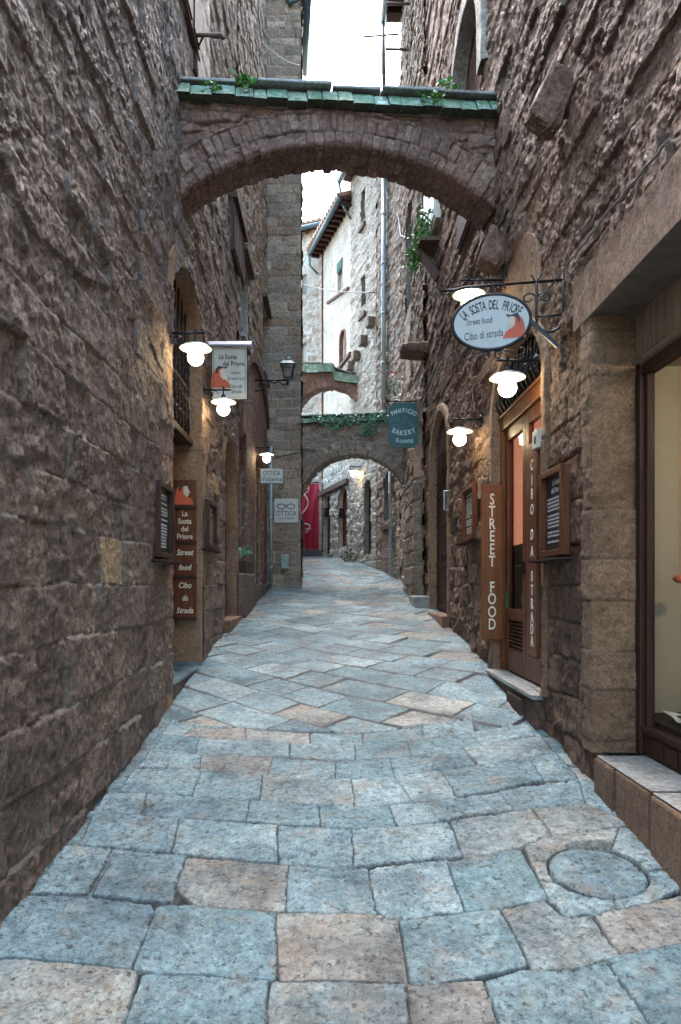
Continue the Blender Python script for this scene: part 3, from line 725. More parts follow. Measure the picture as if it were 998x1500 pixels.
q = MB(); wbox(q, WLf, uE+.02, 12.6, -1, .2, -.3, .16); wbox(q, WLf, 12.6, 16.6, -1, .03, -.3, .14); q.build('plinth', M_left, BS, bevel=.03)
q = MB()
pp = [(14.4+2.98*math.cos(a), 2.7+2.0*math.sin(a)) for a in [PI*i/24 for i in range(24, -1, -1)]]
for i in range(24):
    if pp[i][0] > uE and pp[i+1][0] < 17: wprism(q, WLf, [pp[i], pp[i+1], (pp[i+1][0], pp[i+1][1]-.22), (pp[i][0], pp[i][1]-.22)], 0, .09)
q.build('relieving_arch', M_woodg, BS)

# ---- tower block that juts into the lane
BT = thing('stone_tower_house', 'tall ashlar corner tower closing the left side of the lane', 'building', (-1, 16.7, 0))
ZT = 16.67; xl, xr = K(397)*ZT, K(441)*ZT
WT = Wall(0, ZT, 1, 0, +1)      # u = x, facing camera
assert WT.n[1] < 0
layT = Blend(Lay(51, -3, 0, v0=-.8, v1=16, h=(.2, .34), l=(.28, .6), warp=.02, depth=.03, off=.02, rough=.008, edge=.03, jw=.02, sid=(0, .7), wl=.1),
             Lay(52, -3, 0, v0=-.8, v1=16, h=(.16, .26), l=(.3, .7), warp=.02, depth=.024, off=.018, rough=.01, edge=.03, jw=.018, sid=(.0, .7), wl=.1), 4, 1)
mesh_grids('wall', [WT.grid(cuts(-1.6, xr, .02), vgrid(-.5, 14.6, .02, -.4, 14.3), layT)], M_mid, BT)
WTs = Wall(xr, ZT, -.16, 1, +1)
assert WTs.n[0] > 0
mesh_grids('side_wall', [WTs.grid(cuts(0, 3.0, .06), cuts(-.5, 14.6, .06), Rubble(53, .4, .2)), WTs.grid(cuts(3.0, 9, .08), cuts(-.5, 4.2, .06), Rubble(53, .4, .2))], M_mid, BT)
cb = MB(); cb.prism([(-6, ZT+.6), (-6, 19.6), (xr-.55, 19.6), (xr-.12, ZT+.1), (xr-.5, ZT+.1), (-1.5, ZT+.12), (-2.1, ZT+.6)], -1, 14.5); cb.prism([(-6, 19.6), (-6, 25.2), (xr-1.5, 25.2), (xr-.6, 19.6)], -1, 4.2); cb.build('core', M_body, BT)
rf = MB(); e = 14.25
rf.prism([(-6, ZT-.25), (xr+.18, ZT-.25), (xr+.10, 19.4), (-6, 19.8)], 14.5, 14.62)
for i in range(12): rf.tube([(xr+.05-.16*i*.35, ZT+.1+i*.35, 14.46), (xr-.6, ZT+.1+i*.35, 14.46)], .05, 6)
r_ = rf.build('roof', M_woodd, BT)
q = MB(); q.tube([(xr+.19, ZT-.3, 14.16), (xr+.02, 18.9, 14.16)], .085, 10); q.tube([(xr+.02, ZT-.2, 14.2), (xr-.25, ZT-.12, 14.1), (xr-.32, ZT-.1, 14.6)], .07, 8); q.build('gutter', M_piped, r_)
# ---- RIGHT near building
BRt = thing('stone_building', 'brown stone house on the right with a big shop window and a wooden shop door', 'building', (2.1, 6, -1.1))
uS = WRt.U(870)
opS = Op(1.75, uS, -1.10, 1.77)
opF = Op(WRt.U(723), WRt.U(796), -.90, 1.75, 2.3)
opG = Op(WRt.U(632), WRt.U(657.5), -.46, 2.0, 2.78)
opN = Op(WRt.U(665), WRt.U(706), 5.9, 6.4, 7.32)
uR = 12.95
vbr = [-2.6, -2.2, -1.8, -1.4, -1.1, -.82, -.55, -.27, 0, .29, .6, .92, 1.2, 1.5, 1.77, 2.1, 2.4]
r0 = np.random.RandomState(9)
while vbr[-1] < 16: vbr.append(vbr[-1]+r0.uniform(.16, .3))
layR = Lay(61, -9, 18, vb=vbr, h=(.2, .3), l=(.2, .5), warp=.022, depth=.024, off=.014, rough=.02, edge=.03, jw=.012, sid=(0, .7), wl=.1, tilt=.06)
layR1 = Blend(layR, Lay(63, -9, 18, v0=-3, v1=16, h=(.13, .27), l=(.25, .8), warp=.02, depth=.022, off=.026, rough=.018, edge=.014, jw=.010, sid=(0, .7), wl=.05, tilt=.08), 1.55, .4, 3)
layRf = Blend(Rubble(64, .42, .24, depth=.035, off=.022, rough=.024, jw=.012, wl=.09, jit=.6), Lay(65, -9, 18, v0=-3, v1=16, h=(.09, .2), l=(.25, .8), warp=.02, depth=.022, off=.024, rough=.018, edge=.014, jw=.010, sid=(0, .7), wl=.05, tilt=.08), 2.2, .5, 5)
def layRR(U, V):
    a = layR1(U, V); c = layRf(U, V); k = U > 6.6
    r = [np.where(k, c[i], a[i]) for i in range(3)]; r[0] = r[0]-.03
    return tuple(r)
lun = Op(WRt.U(733), WRt.U(792), 1.8, 2.45, 3.2)
zl = {'in': lambda U, V: lun.inside(U, V) & (V > 2.0), 'lay': lambda U, V: (lambda r: (r[0]-.01, r[1]*0+.58, r[2]))(Plaster(12, .006)(U, V))}
zf = {'in': lambda U, V: (U > 7.3) & (U < 8.5) & (V < 2.2) & (fbm(U*1.2, V*1.2, 6, 2) > -.1), 'lay': Rubble(67, .4, .28, depth=.03, off=.02, rough=.022, jw=.012, wl=.1)}
def dR(z): return .012 if z < 3.5 else min(max(.012, .4*z*z/(682*1.8)), .04)
mesh_grids('wall', [WRt.grid(cuts(-2.5, 1.75, .10), cuts(-2.6, 6.6, .06), layR1),
    WRt.grid(cuts(1.75, 6.0, dR, uS, opF.u0), vgrid(-2.2, 6.6, .0115, -1.7, 5.4), layRR, (opS, opF), (zl,)),
    WRt.grid(cuts(6.0, uR, dR, opF.u1, opG.u0, opG.u1), vgrid(-1.4, 15.6, .015, -1.2, 8.6), layRR, (opF, opG, opN), (zl, zf), extra=lambda U, V: (V < 6.6) | (U > 7.0))], M_right, BRt)
cb = MB()
cb.box(2.4, 6, 7, 18, -3, 15.5); cb.box(3.4, 6, -2.5, 7, -3, 6.6)
cb.box(1.8, 3.4, -2.5, 7.0, 6.5, 6.62); cb.box(1.85, 2.5, 7, uR, 15.4, 15.6); cb.box(1.85, 2.5, 7.0, 7.05, 6.5, 15.5); cb.box(1.75, 3.4, -2.6, -2.5, -3, 6.6)
cb.box(2.42, 3.4, uS+.3, 7, -3, 6.5); cb.box(2.2, 3.4, -2.5, 1.2, -3, 6.5)
cb.build('core', M_body, BRt)
linR = Lay(71, -3, 12, v0=-1.02, v1=2, h=(.5, .52), l=(.24, .34), warp=.01, depth=.012, off=.006, rough=.012, edge=.02, jw=.012, sid=(0, .7), tilt=.02, wl=.12)
# shop window jamb, lintel, sill
jp = [p for p in opS.outline(.015)]
jb = [(uS, z, 1, 0) for z in np.arange(1.77, -1.11, -.012)]
surround('window_jamb', WRt, opS, .2, .28, M_jamb, BRt, lambda U, V: linR(U, V*.9+.22), .012, ppts=jb, dstep=.012)
lb = MB(); n = 60
mesh_grids('stone_lintel', [WRt.grid(np.linspace(1.2, WRt.U(846), 160), np.linspace(1.77, 2.12, 26), lambda U, V: (.03+.002*fbm(U*14, V*14, 2, 4)-.03*sst(.0, 1, 0*U), 0*U+.93-.3+.02*fbm(U*3, V*3, 1), 0*U))], M_right, BRt)
lb = MB(); wbox(lb, WRt, 1.2, WRt.U(846), 1.765, 2.118, -.29, .028); lb.build('lintel_soffit', plain('lintel_stone', (.13, .095, .075), .85, bump=.4, var=.3), BRt, bevel=.012)
sl = MB(); ug = WRt.U(877)
wbox(sl, WRt, 1.2, 2.9, -1.75, -1.105, -.5, .03); wbox(sl, WRt, 2.91, 3.62, -1.75, -1.11, -.5, .035); wbox(sl, WRt, 3.63, 4.1, -1.75, -1.102, -.5, .025); wbox(sl, WRt, 4.11, ug, -1.75, -1.105, -.5, .035)
sl.build('window_sill', M_jamb, BRt, bevel=.02)
tp = MB(); wbox(tp, WRt, 1.2, 3.61, -1.104, -1.098, -.5, .02); wbox(tp, WRt, 3.63, ug-.02, -1.1, -1.095, -.5, .02); tp.build('sill_capping', M_step, BRt, bevel=.002)
# shop window joinery, n = -.28 .. -.34
sw = MB(); uw = opS.u1
wbox(sw, WRt, uw-.07, uw, -1.095, 1.44, -.36, -.27)
wbox(sw, WRt, 1.4, uw-.07, -1.095, -.945, -.36, -.29); wbox(sw, WRt, 1.4, uw-.07, -.945, -.91, -.37, -.275)
wbox(sw, WRt, 1.4, uw-.07, 1.36, 1.42, -.36, -.28); wbox(sw, WRt, uw-.11, uw-.075, -.91, 1.36, -.35, -.30)
for i in range(16): wbox(sw, WRt, 1.45+i*.18, 1.6+i*.18, -1.07, -.965, -.29, -.282)
F_ = sw.build('shop_window', M_woodd, BRt, bevel=.004)
sb = MB(); wbox(sb, WRt, 1.4, uw, 1.44, 1.765, -.31, -.27); 
k = 1.42
while k < uw-.03: wbox(sb, WRt, k, k+.013, 1.475, 1.74, -.27, -.262); k += .022
wbox(sb, WRt, 1.4, uw, 1.435, 1.462, -.3, -.25)
sb.build('slatted_fascia', M_slat, F_)
pb = MB(); wbox(pb, WRt, 1.4, uw-.11, -.91, 1.36, -.335, -.33); pb.build('pane', M_glass, F_)
ir = MB(); wbox(ir, WRt, 1.3, uw+.25, -.9, 1.5, -1.10, -1.05); wbox(ir, WRt, uw+.2, uw+.25, -.9, 1.5, -1.05, -.36); wbox(ir, WRt, 1.25, uw+.25, 1.5, 1.55, -1.1, -.36); wbox(ir, WRt, 1.25, 1.3, -.9, 1.5, -1.05, -.36)
ir.build('display_backdrop', M_cream, F_)
fl = MB(); wbox(fl, WRt, 1.3, uw+.2, -.92, -.875, -1.05, -.36); fl.build('display_shelf', M_woodd, F_)
# polka-dot cloth in the window
pc = thing('polka_dot_cloth', 'crumpled cream cloth with dark dots lying in the shop window', 'cloth', tuple(WRt.P(4.0, -.87, -.6)))
Uc, Vc = np.meshgrid(np.linspace(3.2, 4.42, 60), np.linspace(-.98, -.40, 40), indexing='ij')
hz = -.845+.05*np.abs(fbm(Uc*3, Vc*3, 3, 3))*2+.05*sst(-.6, -.95, Vc)
mesh_grids('cloth', [(np.stack([WRt.p[0]+.011*Uc-Vc, Uc, hz], -1), 0*Uc, 0*Uc, None)], M_cloth, pc)
ds = MB(); R = random.Random(3)
for i in range(13):
    for j in range(6):
        uu = 3.26+i*.09; vv = -.94+j*.09+(.045 if i % 2 else 0); hh = float(-.845+.1*abs(fbm(np.array([uu*3]), np.array([vv*3]), 3, 3)[0])+.05*sst(-.6, -.95, np.array([vv]))[0])
        ds.lathe([(.0, .006), (.018, .006), (.018, 0)], 10, Matrix.Translation(WRt.P(uu, hh+.002, vv)))
ds.build('dots', M_ink, pc)
rd = thing('red_ornament', 'small red glass ornament hanging inside the shop window', 'ornament', tuple(WRt.P(WRt.U(993)+.2, 0.02, -.8)))
q = MB(); c_ = W(996, 848, 4.45); q.lathe([(0, -.03), (.03, -.02), (.045, 0), (.03, .02), (0, .03)], 16, Matrix.Translation(c_)); q.tube([c_+Vector((0, 0, .03)), Vector((c_.x, c_.y, 1.5))], .0015, 5)
q.build('bauble', M_red, rd)
lp = thing('added_fill_lamp', 'small warm lamp added out of view to light the shop window display', 'lamp', tuple(WRt.P(2.9, 1.45, -.7)))  # unseen lamp, added to brighten the window display
q = MB(); q.lathe([(0, -.05), (.05, -.03), (.06, 0), (.05, .03)], 16, Matrix.Translation(WRt.P(2.9, 1.44, -.7)))
q.build('lit_globe', plain('fill_lamp_glow', (.9, .8, .6), .4, emit=(1, .84, .62), estr=50), lp)

# right shop door
surround('door_surround', WRt, opF, .13, .10, M_jamb, BRt, linR, .012, .015)
st = MB(); wbox(st, WRt, opF.u0+.01, opF.u1+.03, -1.5, -.945, -.3, .065); st.build('doorstep', M_right, BRt, bevel=.02)
st = MB(); wbox(st, WRt, opF.u0+.01, opF.u1+.03, -.944, -.90, -.3, .09); st.build('doorstep_lit_top', M_step, BRt, bevel=.01)  # pale top piece paints in the light falling on the tread
DT = 1.63; D0, D1 = opF.u0, opF.u1; dn = -.10
df = MB()
wbox(df, WRt, D1-.09, D1, -.9, DT, dn-.06, dn+.03); wbox(df, WRt, D0, D0+.09, -.9, DT, dn-.06, dn+.03); wbox(df, WRt, D0, D1, DT, DT+.13, dn-.06, dn+.035); wbox(df, WRt, D0-.02, D1+.02, DT+.13, DT+.155, dn-.06, dn+.06)
um = (D0+D1)/2
door = df.build('shop_door', M_woodo, BRt, bevel=.006)
for a, b2 in ((D0+.095, um-.003), (um+.003, D1-.095)):
    l = MB()
    wbox(l, WRt, a, a+.10, -.88, DT-.005, dn-.05, dn); wbox(l, WRt, b2-.10, b2, -.88, DT-.005, dn-.05, dn)
    wbox(l, WRt, a+.1, b2-.1, DT-.13, DT-.005, dn-.05, dn); wbox(l, WRt, a+.1, b2-.1, -.36, -.24, dn-.05, dn); wbox(l, WRt, a+.1, b2-.1, -.88, -.66, dn-.05, dn)
    for i in range(8):
        z = -.655+i*.037; wprism(l, WRt, [(a+.1, z), (a+.1, z+.012), (b2-.1, z+.012), (b2-.1, z)], dn-.045, dn-.008)
    lo = l.build('door_leaf', M_wood if a > um else M_wood, door, bevel=.003)
    g_ = MB(); wbox(g_, WRt, a+.1, b2-.1, -.24, DT-.13, dn-.028, dn-.024); g_.build('pane', M_glass, lo)
q = MB(); wbox(q, WRt, um+.02, um+.05, .10, .22, dn, dn+.02); q.tube([WRt.P(um+.035, .18, dn+.02), WRt.P(um+.035, .18, dn+.05), WRt.P(um+.13, .18, dn+.05)], .009, 8); q.build('door_handle', M_iron, door)
bl = MB(); wbox(bl, WRt, D0+.1, D1-.1, .42, DT, dn-.10, dn-.09); blm = plain('self_glowing_salmon_blind', (.62, .25, .16), .8, var=.05, emit=(.62, .20, .11), estr=.10)  # blind emits on its own, in place of lamplight from behind
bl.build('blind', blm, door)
bk = MB(); wbox(bk, WRt, D0, D1, -.9, DT+.1, dn-.30, dn-.28); bk.build('inner_shutter', M_wood, door)
q = MB()
for i in range(26): wbox(q, WRt, D0+.12, D0+.42, -.2+i*.045, -.175+i*.045, dn-.27, dn-.23)
q.build('inner_slats', M_woodd, door)
stk = MB(); wbox(stk, WRt, um-.115, um-.06, .85, .97, dn+.001, dn+.003); wbox(stk, WRt, D1-.19-.02, D1-.14, -.24, -.06, dn+.001, dn+.003); stk.build('green_sticker', M_green, door)
# arched iron grille over the door
g = MB(); gz = DT+.16
ar = lambda u, i=.03: 1.75+(.55-i)*math.sqrt(max(0, 1-((u-opF.uc)/(opF.hw-i+.001))**2))
for i in range(15):
    u = D0+.06+i*(D1-D0-.12)/14
    g.tube([WRt.P(u, gz, dn+.03), WRt.P(u+.012, gz+.12, dn+.085), WRt.P(u, gz+.26, dn+.05), WRt.P(u, max(ar(u), gz+.28), dn+.03)], .010, 6)
g.tube([WRt.P(D0, gz, dn+.03), WRt.P(D1, gz, dn+.03)], .012, 6); g.tube([WRt.P(D0+.05, gz+.24, dn+.05), WRt.P(D1-.05, gz+.24, dn+.05)], .010, 6)
for i in range(7):
    u = D0+.12+i*.22; g.tube([WRt.P(u+.05*math.cos(a)*(1-a/14), gz+.36+.05*math.sin(a)*(1-a/14), dn+.045) for a in [j*.6 for j in range(18)]], .006, 5)
g.build('iron_grille', M_iron, BRt)
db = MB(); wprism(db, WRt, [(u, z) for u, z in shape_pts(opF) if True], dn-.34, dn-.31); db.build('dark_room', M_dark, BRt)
# vent grille under the step
vg = thing('vent_grille', 'small rusty vent grille in the wall below the shop doorstep', 'vent', tuple(WRt.P(6.0, -1.1, .05)))
q = MB(); ua, ub = WRt.U(780), WRt.U(757)
wbox(q, WRt, ua, ub, -1.19, -.97, .05, .07)
for i in range(12): u = ua+.02+i*(ub-ua-.04)/12; wbox(q, WRt, u, u+.018, -1.17, -.99, .07, .105)
q.build('slats', M_rust, vg)
# arched plank door further up
surround('arch_surround', WRt, opG, .16, .12, M_jamb, BRt, linR, .02, .025)
q = MB(); wprism(q, WRt, shape_pts(opG), -.2, -.12)
for i in range(8):
    u = opG.u0+.05+i*(opG.u1-opG.u0-.1)/8; wbox(q, WRt, u, u+.16, -.3, 1.0, -.12, -.10)
for z in (-.4, .3, 1.0, 1.5): wbox(q, WRt, opG.u0+.02, opG.u1-.02, z, z+.07, -.12, -.09)
pd = q.build('plank_door', M_woodd, BRt)
q = MB()
for i in range(9): u = opG.u0+.1+i*.18; q.tube([WRt.P(u, 1.62, -.07), WRt.P(u, 2.05+.65*math.sqrt(max(0, 1-((u-opG.uc)/opG.hw)**2)), -.07)], .014, 6)
q.tube([WRt.P(opG.u0+.05, 1.75, -.07), WRt.P(opG.u1-.05, 1.75, -.07)], .012, 6); q.tube([WRt.P(opG.u0+.05, 2.2, -.07), WRt.P(opG.u1-.05, 2.2, -.07)], .012, 6)
q.build('iron_bars', M_rust, pd)
q = MB(); q.tube([WRt.P(opG.uc-.2, .5, -.09), WRt.P(opG.uc-.2, .5, -.03), WRt.P(opG.uc-.2, .38, -.03)], .012); q.build('handle', M_iron, pd)
q = MB(); wbox(q, WRt, opG.u0-.12, opG.u1-.1, -1.0, -.46, -.25, .12); q.build('step', M_jamb, BRt, bevel=.015)
# blind niche high up
surround('niche_surround', WRt, opN, .28, .2, M_mid, BRt, Plaster(33, .004, .93), .065, .03)
mesh_grids('niche_brickwork', [Wall(1.70+.16, 0, .011, 1, -1).grid(np.arange(opN.u0-.05, opN.u1+.05, .03), np.arange(5.8, 7.45, .014), Brick(35, 6, 12, 5, 8, bl=.3, bh=.09, sid=(.76, .8)))], M_right, BRt)
# pale rendered window strip and dark hole
for (pa, pb_, ya, yb, nm, mt_) in ((627, 645, 350, 245, 'tall_window', M_white),):
    o = Op(WRt.U(pa), WRt.U(pb_), WRt.at(636, ya)[1], WRt.at(636, yb)[1]+.5)
    q = MB(); wbox(q, WRt, o.u0, o.u1, o.z0, o.zs, -.02, .075); f = q.build('render_band', M_plast, BRt, bevel=.01)
    q = MB(); wbox(q, WRt, o.u0+.1, o.uc-.05, o.z0+.1, o.zs-.1, .075, .09); wbox(q, WRt, o.uc+.02, o.u1-.1, o.z0+.1, o.zs-.1, .075, .09); q.build('shutter', M_pipe, f)
q = MB(); u, z = WRt.at(684, 320); wbox(q, WRt, u-.45, u+.45, z-.25, z+.25, 0, .045); wbox(q, WRt, u-.4, u+.4, z-.2, z+.2, .045, .06); q.build('recess_shade_panel', M_woodd, BRt)  # dark boards stand in for the shade inside a wall hole
def rock(name, mat, parent, M, a, b_, c_, seed=1, p=5.5, rough=.06, n=44):
    T1, T2 = np.meshgrid(np.linspace(0, 2*PI, n*2), np.linspace(-PI/2, PI/2, n), indexing='ij')
    sp = lambda x, q: np.sign(x)*np.abs(x)**q
    q = 2/p; x = sp(np.cos(T2), q)*sp(np.cos(T1), q); y = sp(np.cos(T2), q)*sp(np.sin(T1), q); z = sp(np.sin(T2), q)
    r = 1+rough*3*fbm(x*2+3, y*2+z*2, seed, 3)+rough*2*fbm(x*7+y*3, z*7+y*5, seed+1, 4)
    P = np.stack([x*a*r, y*b_*r, z*c_*r], -1); M_ = np.array(M); P = P @ M_[:3, :3].T+M_[:3, 3]
    return mesh_grids(name, [(P, 0*x+.15+.05*seed, 0*x, None)], mat, parent)
def corbel(px, py, w, hgt, out, label, rz=.45):
    u, z = WRt.at(px, py); t = thing('stone_corbel', label, 'corbel', tuple(WRt.P(u, z, 0)))
    M = Matrix.Translation(WRt.P(u, z, out*.45)) @ Matrix.Rotation(rz, 4, 'Y')
    rock('stone_block', M_right, t, M, out*.62, w/2, hgt/2, 2); return t
corbel(828, 148, .18, .46, .20, 'weathered stone corbel jutting from the wall high above the oval shop sign')
corbel(738, 366, .24, .40, .20, 'stone corbel carrying the right foot of the near brick arch', .35)

# ---- RIGHT far building
BF = thing('stone_building', 'tall rubble stone house on the right between the arched door and the ivy arch', 'building', (2.1, 15, 0))
uF = 17.35
op1 = Op(WRt.U(597), WRt.U(606), 6.2, 8.0, 8.6)
_pl1 = Lay(81, 12, 17, v0=-1.5, v1=3, h=(.28, .42), l=(.5, .8), depth=.05, edge=.05, rough=.02, off=.02)
pier = {'in': lambda U, V: (U > 13.0) & (U < 15.05) & (V < 2.1), 'lay': lambda U, V: (lambda r: (r[0]+.15*np.clip(np.minimum(U-13.0, 15.05-U)/.15, 0, 1)-.0, r[1], r[2]))(_pl1(U, V))}
pier2 = {'in': lambda U, V: (U > 13.0) & (U < 14.6) & (V >= 2.1) & (V < 3.6), 'lay': lambda U, V: ((.02+.14*np.clip((V-2.1)/1.5, 0, 1)**2)*np.clip((U-13)/.15, 0, 1)+.02*fbm(U*6, V*6, 1, 4), 0*U+.3, 0*U)}
blk = {'in': lambda U, V: (U > op1.u0) & (U < op1.u1) & (V < 6.2) & (V > 4.6), 'lay': Lay(82, 12, 19, v0=4, v1=7, h=(.3, .4), l=(3, 4), sid=(.5, .7)), 'n': .03}
mesh_grids('wall', [WRt.grid(cuts(uR-.16, uF, .035, op1.u0, op1.u1), vgrid(-.9, 15.4, .02, -.8, 13.5), Blend(Rubble(83, .4, .22, depth=.045, off=.03, rough=.02), Rubble(84, .5, .12, depth=.035, off=.03, rough=.02), 3.2), (op1,), (pier, pier2, blk))], M_mid, BF)
mesh_grids('niche_brickwork', [Wall(1.70+.2, 0, .011, 1, -1).grid(np.arange(op1.u0-.05, op1.u1+.05, .05), np.arange(6.1, 8.8, .02), Brick(36, 12, 20, 5, 9, bh=.09))], M_right, BF)
surround('niche_surround', WRt, op1, .12, .2, M_mid, BF, Plaster(34, .004, .93), .02, .05)
q = MB(); q.box(1.45, 5, 11.5, uF+.15, 14.42, 14.5)
for i in range(14): q.box(1.5, 2.6, 11.6+i*.42, 11.72+i*.42, 14.3, 14.42)
rf = q.build('roof', M_woodd, BF); q = MB(); q.tube([(1.42, 11.5, 14.36), (1.42, uF+.15, 14.36)], .08, 10); q.tube([(1.42, uF+.02, 14.3), (1.44, uF+.03, 12.6)], .045, 8); q.build('gutter', M_piped, rf)
q = MB(); q.box(2.2, 5, uF-.6, uF, -1, 14.4); q.box(1.95, 2.5, uR, uF, 14.3, 14.42); q.build('core', M_body, BF)

# ---- curved pale building beyond
BC = thing('stone_building', 'tall pale rubble building curving left behind the ivy arch', 'building', (1.6, 20, .6))
C1 = Wall(1.89, 17.35, -.49, 1.85, -1); C2 = Wall(1.4, 19.2, -.65, 2.3, -1); B2w = Wall(.75, 21.5, -1.0, 3.4, -1); B1w = Wall(-.22, 25.2, -2.78, 1.4, -1)
for w_ in (C1, C2, B2w, B1w): assert w_.n[1] < 0
def opx(w, pa, pb, ya, yb, yt=None):
    pm = (pa+pb)/2; u0, u1 = w.U(pa), w.U(pb)
    return Op(u0, u1, w.at(pm, ya)[1], w.at(pm, yb)[1], w.at(pm, yt)[1] if yt else None)
layC = Rubble(91, .34, .17, depth=.03, off=.025, rough=.02, jw=.02, wl=.12)
def scaled(lay, L): return lambda U, V: lay(U*L, V)
def facade(w, name, z0, z1, ops, lay, mat, parent, zones=(), du=.03, dv=.022):
    return mesh_grids(name, [w.grid(cuts(0, 1, du/w.L, *[q for o in ops for q in (o.u0, o.u1)]), vgrid(z0, z1, dv, z0, z1), scaled(lay, w.L), ops, zones)], mat, parent)
zbr = {'in': lambda U, V: V < 1.7+0*U, 'lay': scaled(Brick(92, -1, 5, -1, 4), C1.L)}
oc1 = opx(C1, 574, 564, 762, 712, 690)
facade(C1, 'wall', -.2, 12.7, (oc1,), Blend(Rubble(93, .36, .24, depth=.04, rough=.02), layC, 3.2), M_mid, BC, zones=({'in': lambda U, V: (U > .35) & (U < .8) & (V < 2.0), 'lay': zbr['lay'], 'n': .02},))
oc2 = opx(C2, 545, 535, 812, 722, 702); oc3 = opx(C2, 536, 530.5, 322, 278); oc4 = opx(C2, 537, 531, 448, 402)
facade(C2, 'wall_bend', .0, 12.7, (oc2, oc3, oc4), layC, M_pale, BC)
for w_, o in ((C1, oc1), (C2, oc3), (C2, oc4)): window(w_, o, BC, .12, M_piped, M_glassd, 0)
for w_, o in ((C1, oc1), (C2, oc2), (C2, oc3), (C2, oc4)): surround('opening_surround', w_, o, .10/w_.L, .14, M_mid, BC, Plaster(4, .004, .92), .02, .05)
q = MB(); wprism(q, C2, shape_pts(oc2), -.2, -.14); q.build('door', M_woodg, BC)
for w_, pa, pb, yy in ((C2, 537, 529, 330), (C2, 538, 529, 460), (C1, 574, 562, 770)):
    q = MB(); o = opx(w_, pa, pb, yy+6, yy); wbox(q, w_, o.u0, o.u1, o.z0, o.zs, -.01, .10); q.build('sill', M_woodg, BC)
for px, py in ((548, 473), (537, 500), (526, 522), (518, 537)):
    u, z = C2.at(px, py); q = MB(); wbox(q, C2, u-.06, u+.06, z-.14, z+.14, -.02, .22); q.build('stone_bracket', M_mid, BC, bevel=.03)
q = MB(); q.prism([(1.89, 17.35), (1.4-.35, 19.05), (.75-.38, 21.4), (.75+.1, 21.6), (3, 22), (4, 17.3)], 12.7, 12.8)
rf = q.build('roof', M_woodd, BC); q = MB(); q.tube([(1.42, 17.6, 12.66), (1.02, 19.1, 12.66), (.36, 21.4, 12.66)], .09, 10); q.tube([(.36, 21.4, 12.6), (.5, 21.45, 11.9), (.72, 21.42, 11.5)], .04, 8); q.build('gutter', M_piped, rf)
body(BC, [(2.25, 17.5), (1.75, 19.3), (1.1, 21.6), (4, 22), (4, 17.5)], -1, 12.7)
q = MB()
for w_, px, y0, y1, r in ((C1, 567.5, 242, 604, .058), (C1, 577, 640, 846, .04)):
    u = w_.U(px); a, b2 = w_.at(px, y0)[1], w_.at(px, y1)[1]; q.tube([w_.P(u, a, .1), w_.P(u, b2, .1)], r, 10)
    for i in range(6): zz = a+(b2-a)*i/5; q.tube([w_.P(u, zz-.03, .1), w_.P(u, zz+.03, .1)], r+.015, 10)
q.build('downpipe', M_pipe, BC)

BB = thing('plastered_house', 'pale plastered house with green shutter and arched window behind the bend', 'building', (.2, 23, .9))
ob = [opx(B2w, 502.5, 495.5, 424, 383), opx(B2w, 506.5, 498, 532, 498, 484), opx(B2w, 510, 497, 800, 735, 712), opx(B2w, 485, 474.5, 812, 727)]
facade(B2w, 'wall', .7, 12.0, ob, (lambda a, b: lambda U, V: tuple(np.where(V > 4.6, b(U, V)[i], a(U, V)[i]) for i in range(3)))(Rubble(94, .3, .2, depth=.03, rough=.02, jw=.025), Plaster(95, .01, .95)), M_pale, BB, du=.035, dv=.028)
for i, o in enumerate(ob):
    surround('opening_surround', B2w, o, .09/B2w.L if i != 1 else .14/B2w.L, .16, M_pale if i != 1 else M_archm, BB, Plaster(4, .004, .92) if i != 1 else Brick(5, -9, 9, -1, 1), .025, .05)
    if i < 2: window(B2w, o, BB, .12, M_white, M_glassd)
    else: q = MB(); wprism(q, B2w, shape_pts(o), -.22, -.16); q.build('door', M_wood if i == 2 else M_woodd, BB)
q = MB(); o = ob[0]; wbox(q, B2w, o.u0, o.u1, o.zs-.3, o.zs+.02, -.03, .04)
for i in range(7): wbox(q, B2w, o.u0, o.u1, o.zs-.28+i*.04, o.zs-.26+i*.04, .04, .055)
q.build('green_shutter', M_green, BB)
q = MB()
for pa, ya, pb, yb in ((470, 728, 512, 708),):
    a = B2w.at(pa, ya); b2 = B2w.at(pb, yb); wprism(q, B2w, [(a[0], a[1]), (a[0], a[1]+.16), (b2[0], b2[1]+.16), (b2[0], b2[1])], 0, .12)
q.build('string_course', M_woodg, BB); q = MB()
a = B2w.at(481, 446); b2 = B2w.at(512, 424); wprism(q, B2w, [(a[0], a[1]), (a[0], a[1]+.08), (b2[0], b2[1]+.08), (b2[0], b2[1])], 0, .07)
q.build('string_course', M_woodg, BB); q = MB(); a = B2w.at(490, 553); b2 = B2w.at(516, 520); wprism(q, B2w, [(a[0], a[1]), (a[0], a[1]+.1), (b2[0], b2[1]+.1), (b2[0], b2[1])], 0, .10)
q.build('string_course', M_woodg, BB)
mesh_grids('brick_pilaster', [B2w.grid(np.linspace(.90, 1.0, 8), np.arange(.9, 12, .03), scaled(Brick(96, 2, 5, 0, 13, bl=.3, bh=.1, sid=(.72, .86)), B2w.L), zones=({'in': lambda U, V: U > -9, 'lay': scaled(Brick(96, 2, 5, 0, 13, bl=.3, bh=.1, sid=(.72, .86)), B2w.L), 'n': .06},))], M_pale, BB)
q = MB(); q.prism([(.75-.36, 21.3), (.75, 21.35), (3, 22.5), (3, 26), (-.25, 25), (-.25-.38, 24.8)], 12.05, 12.14)
for i in range(12):
    t = i/11; x = .75-t; y = 21.5+3.4*t; q.bar((x-.34, y-.1, 11.98), (x+.1, y+.02, 11.98), .1, .12)
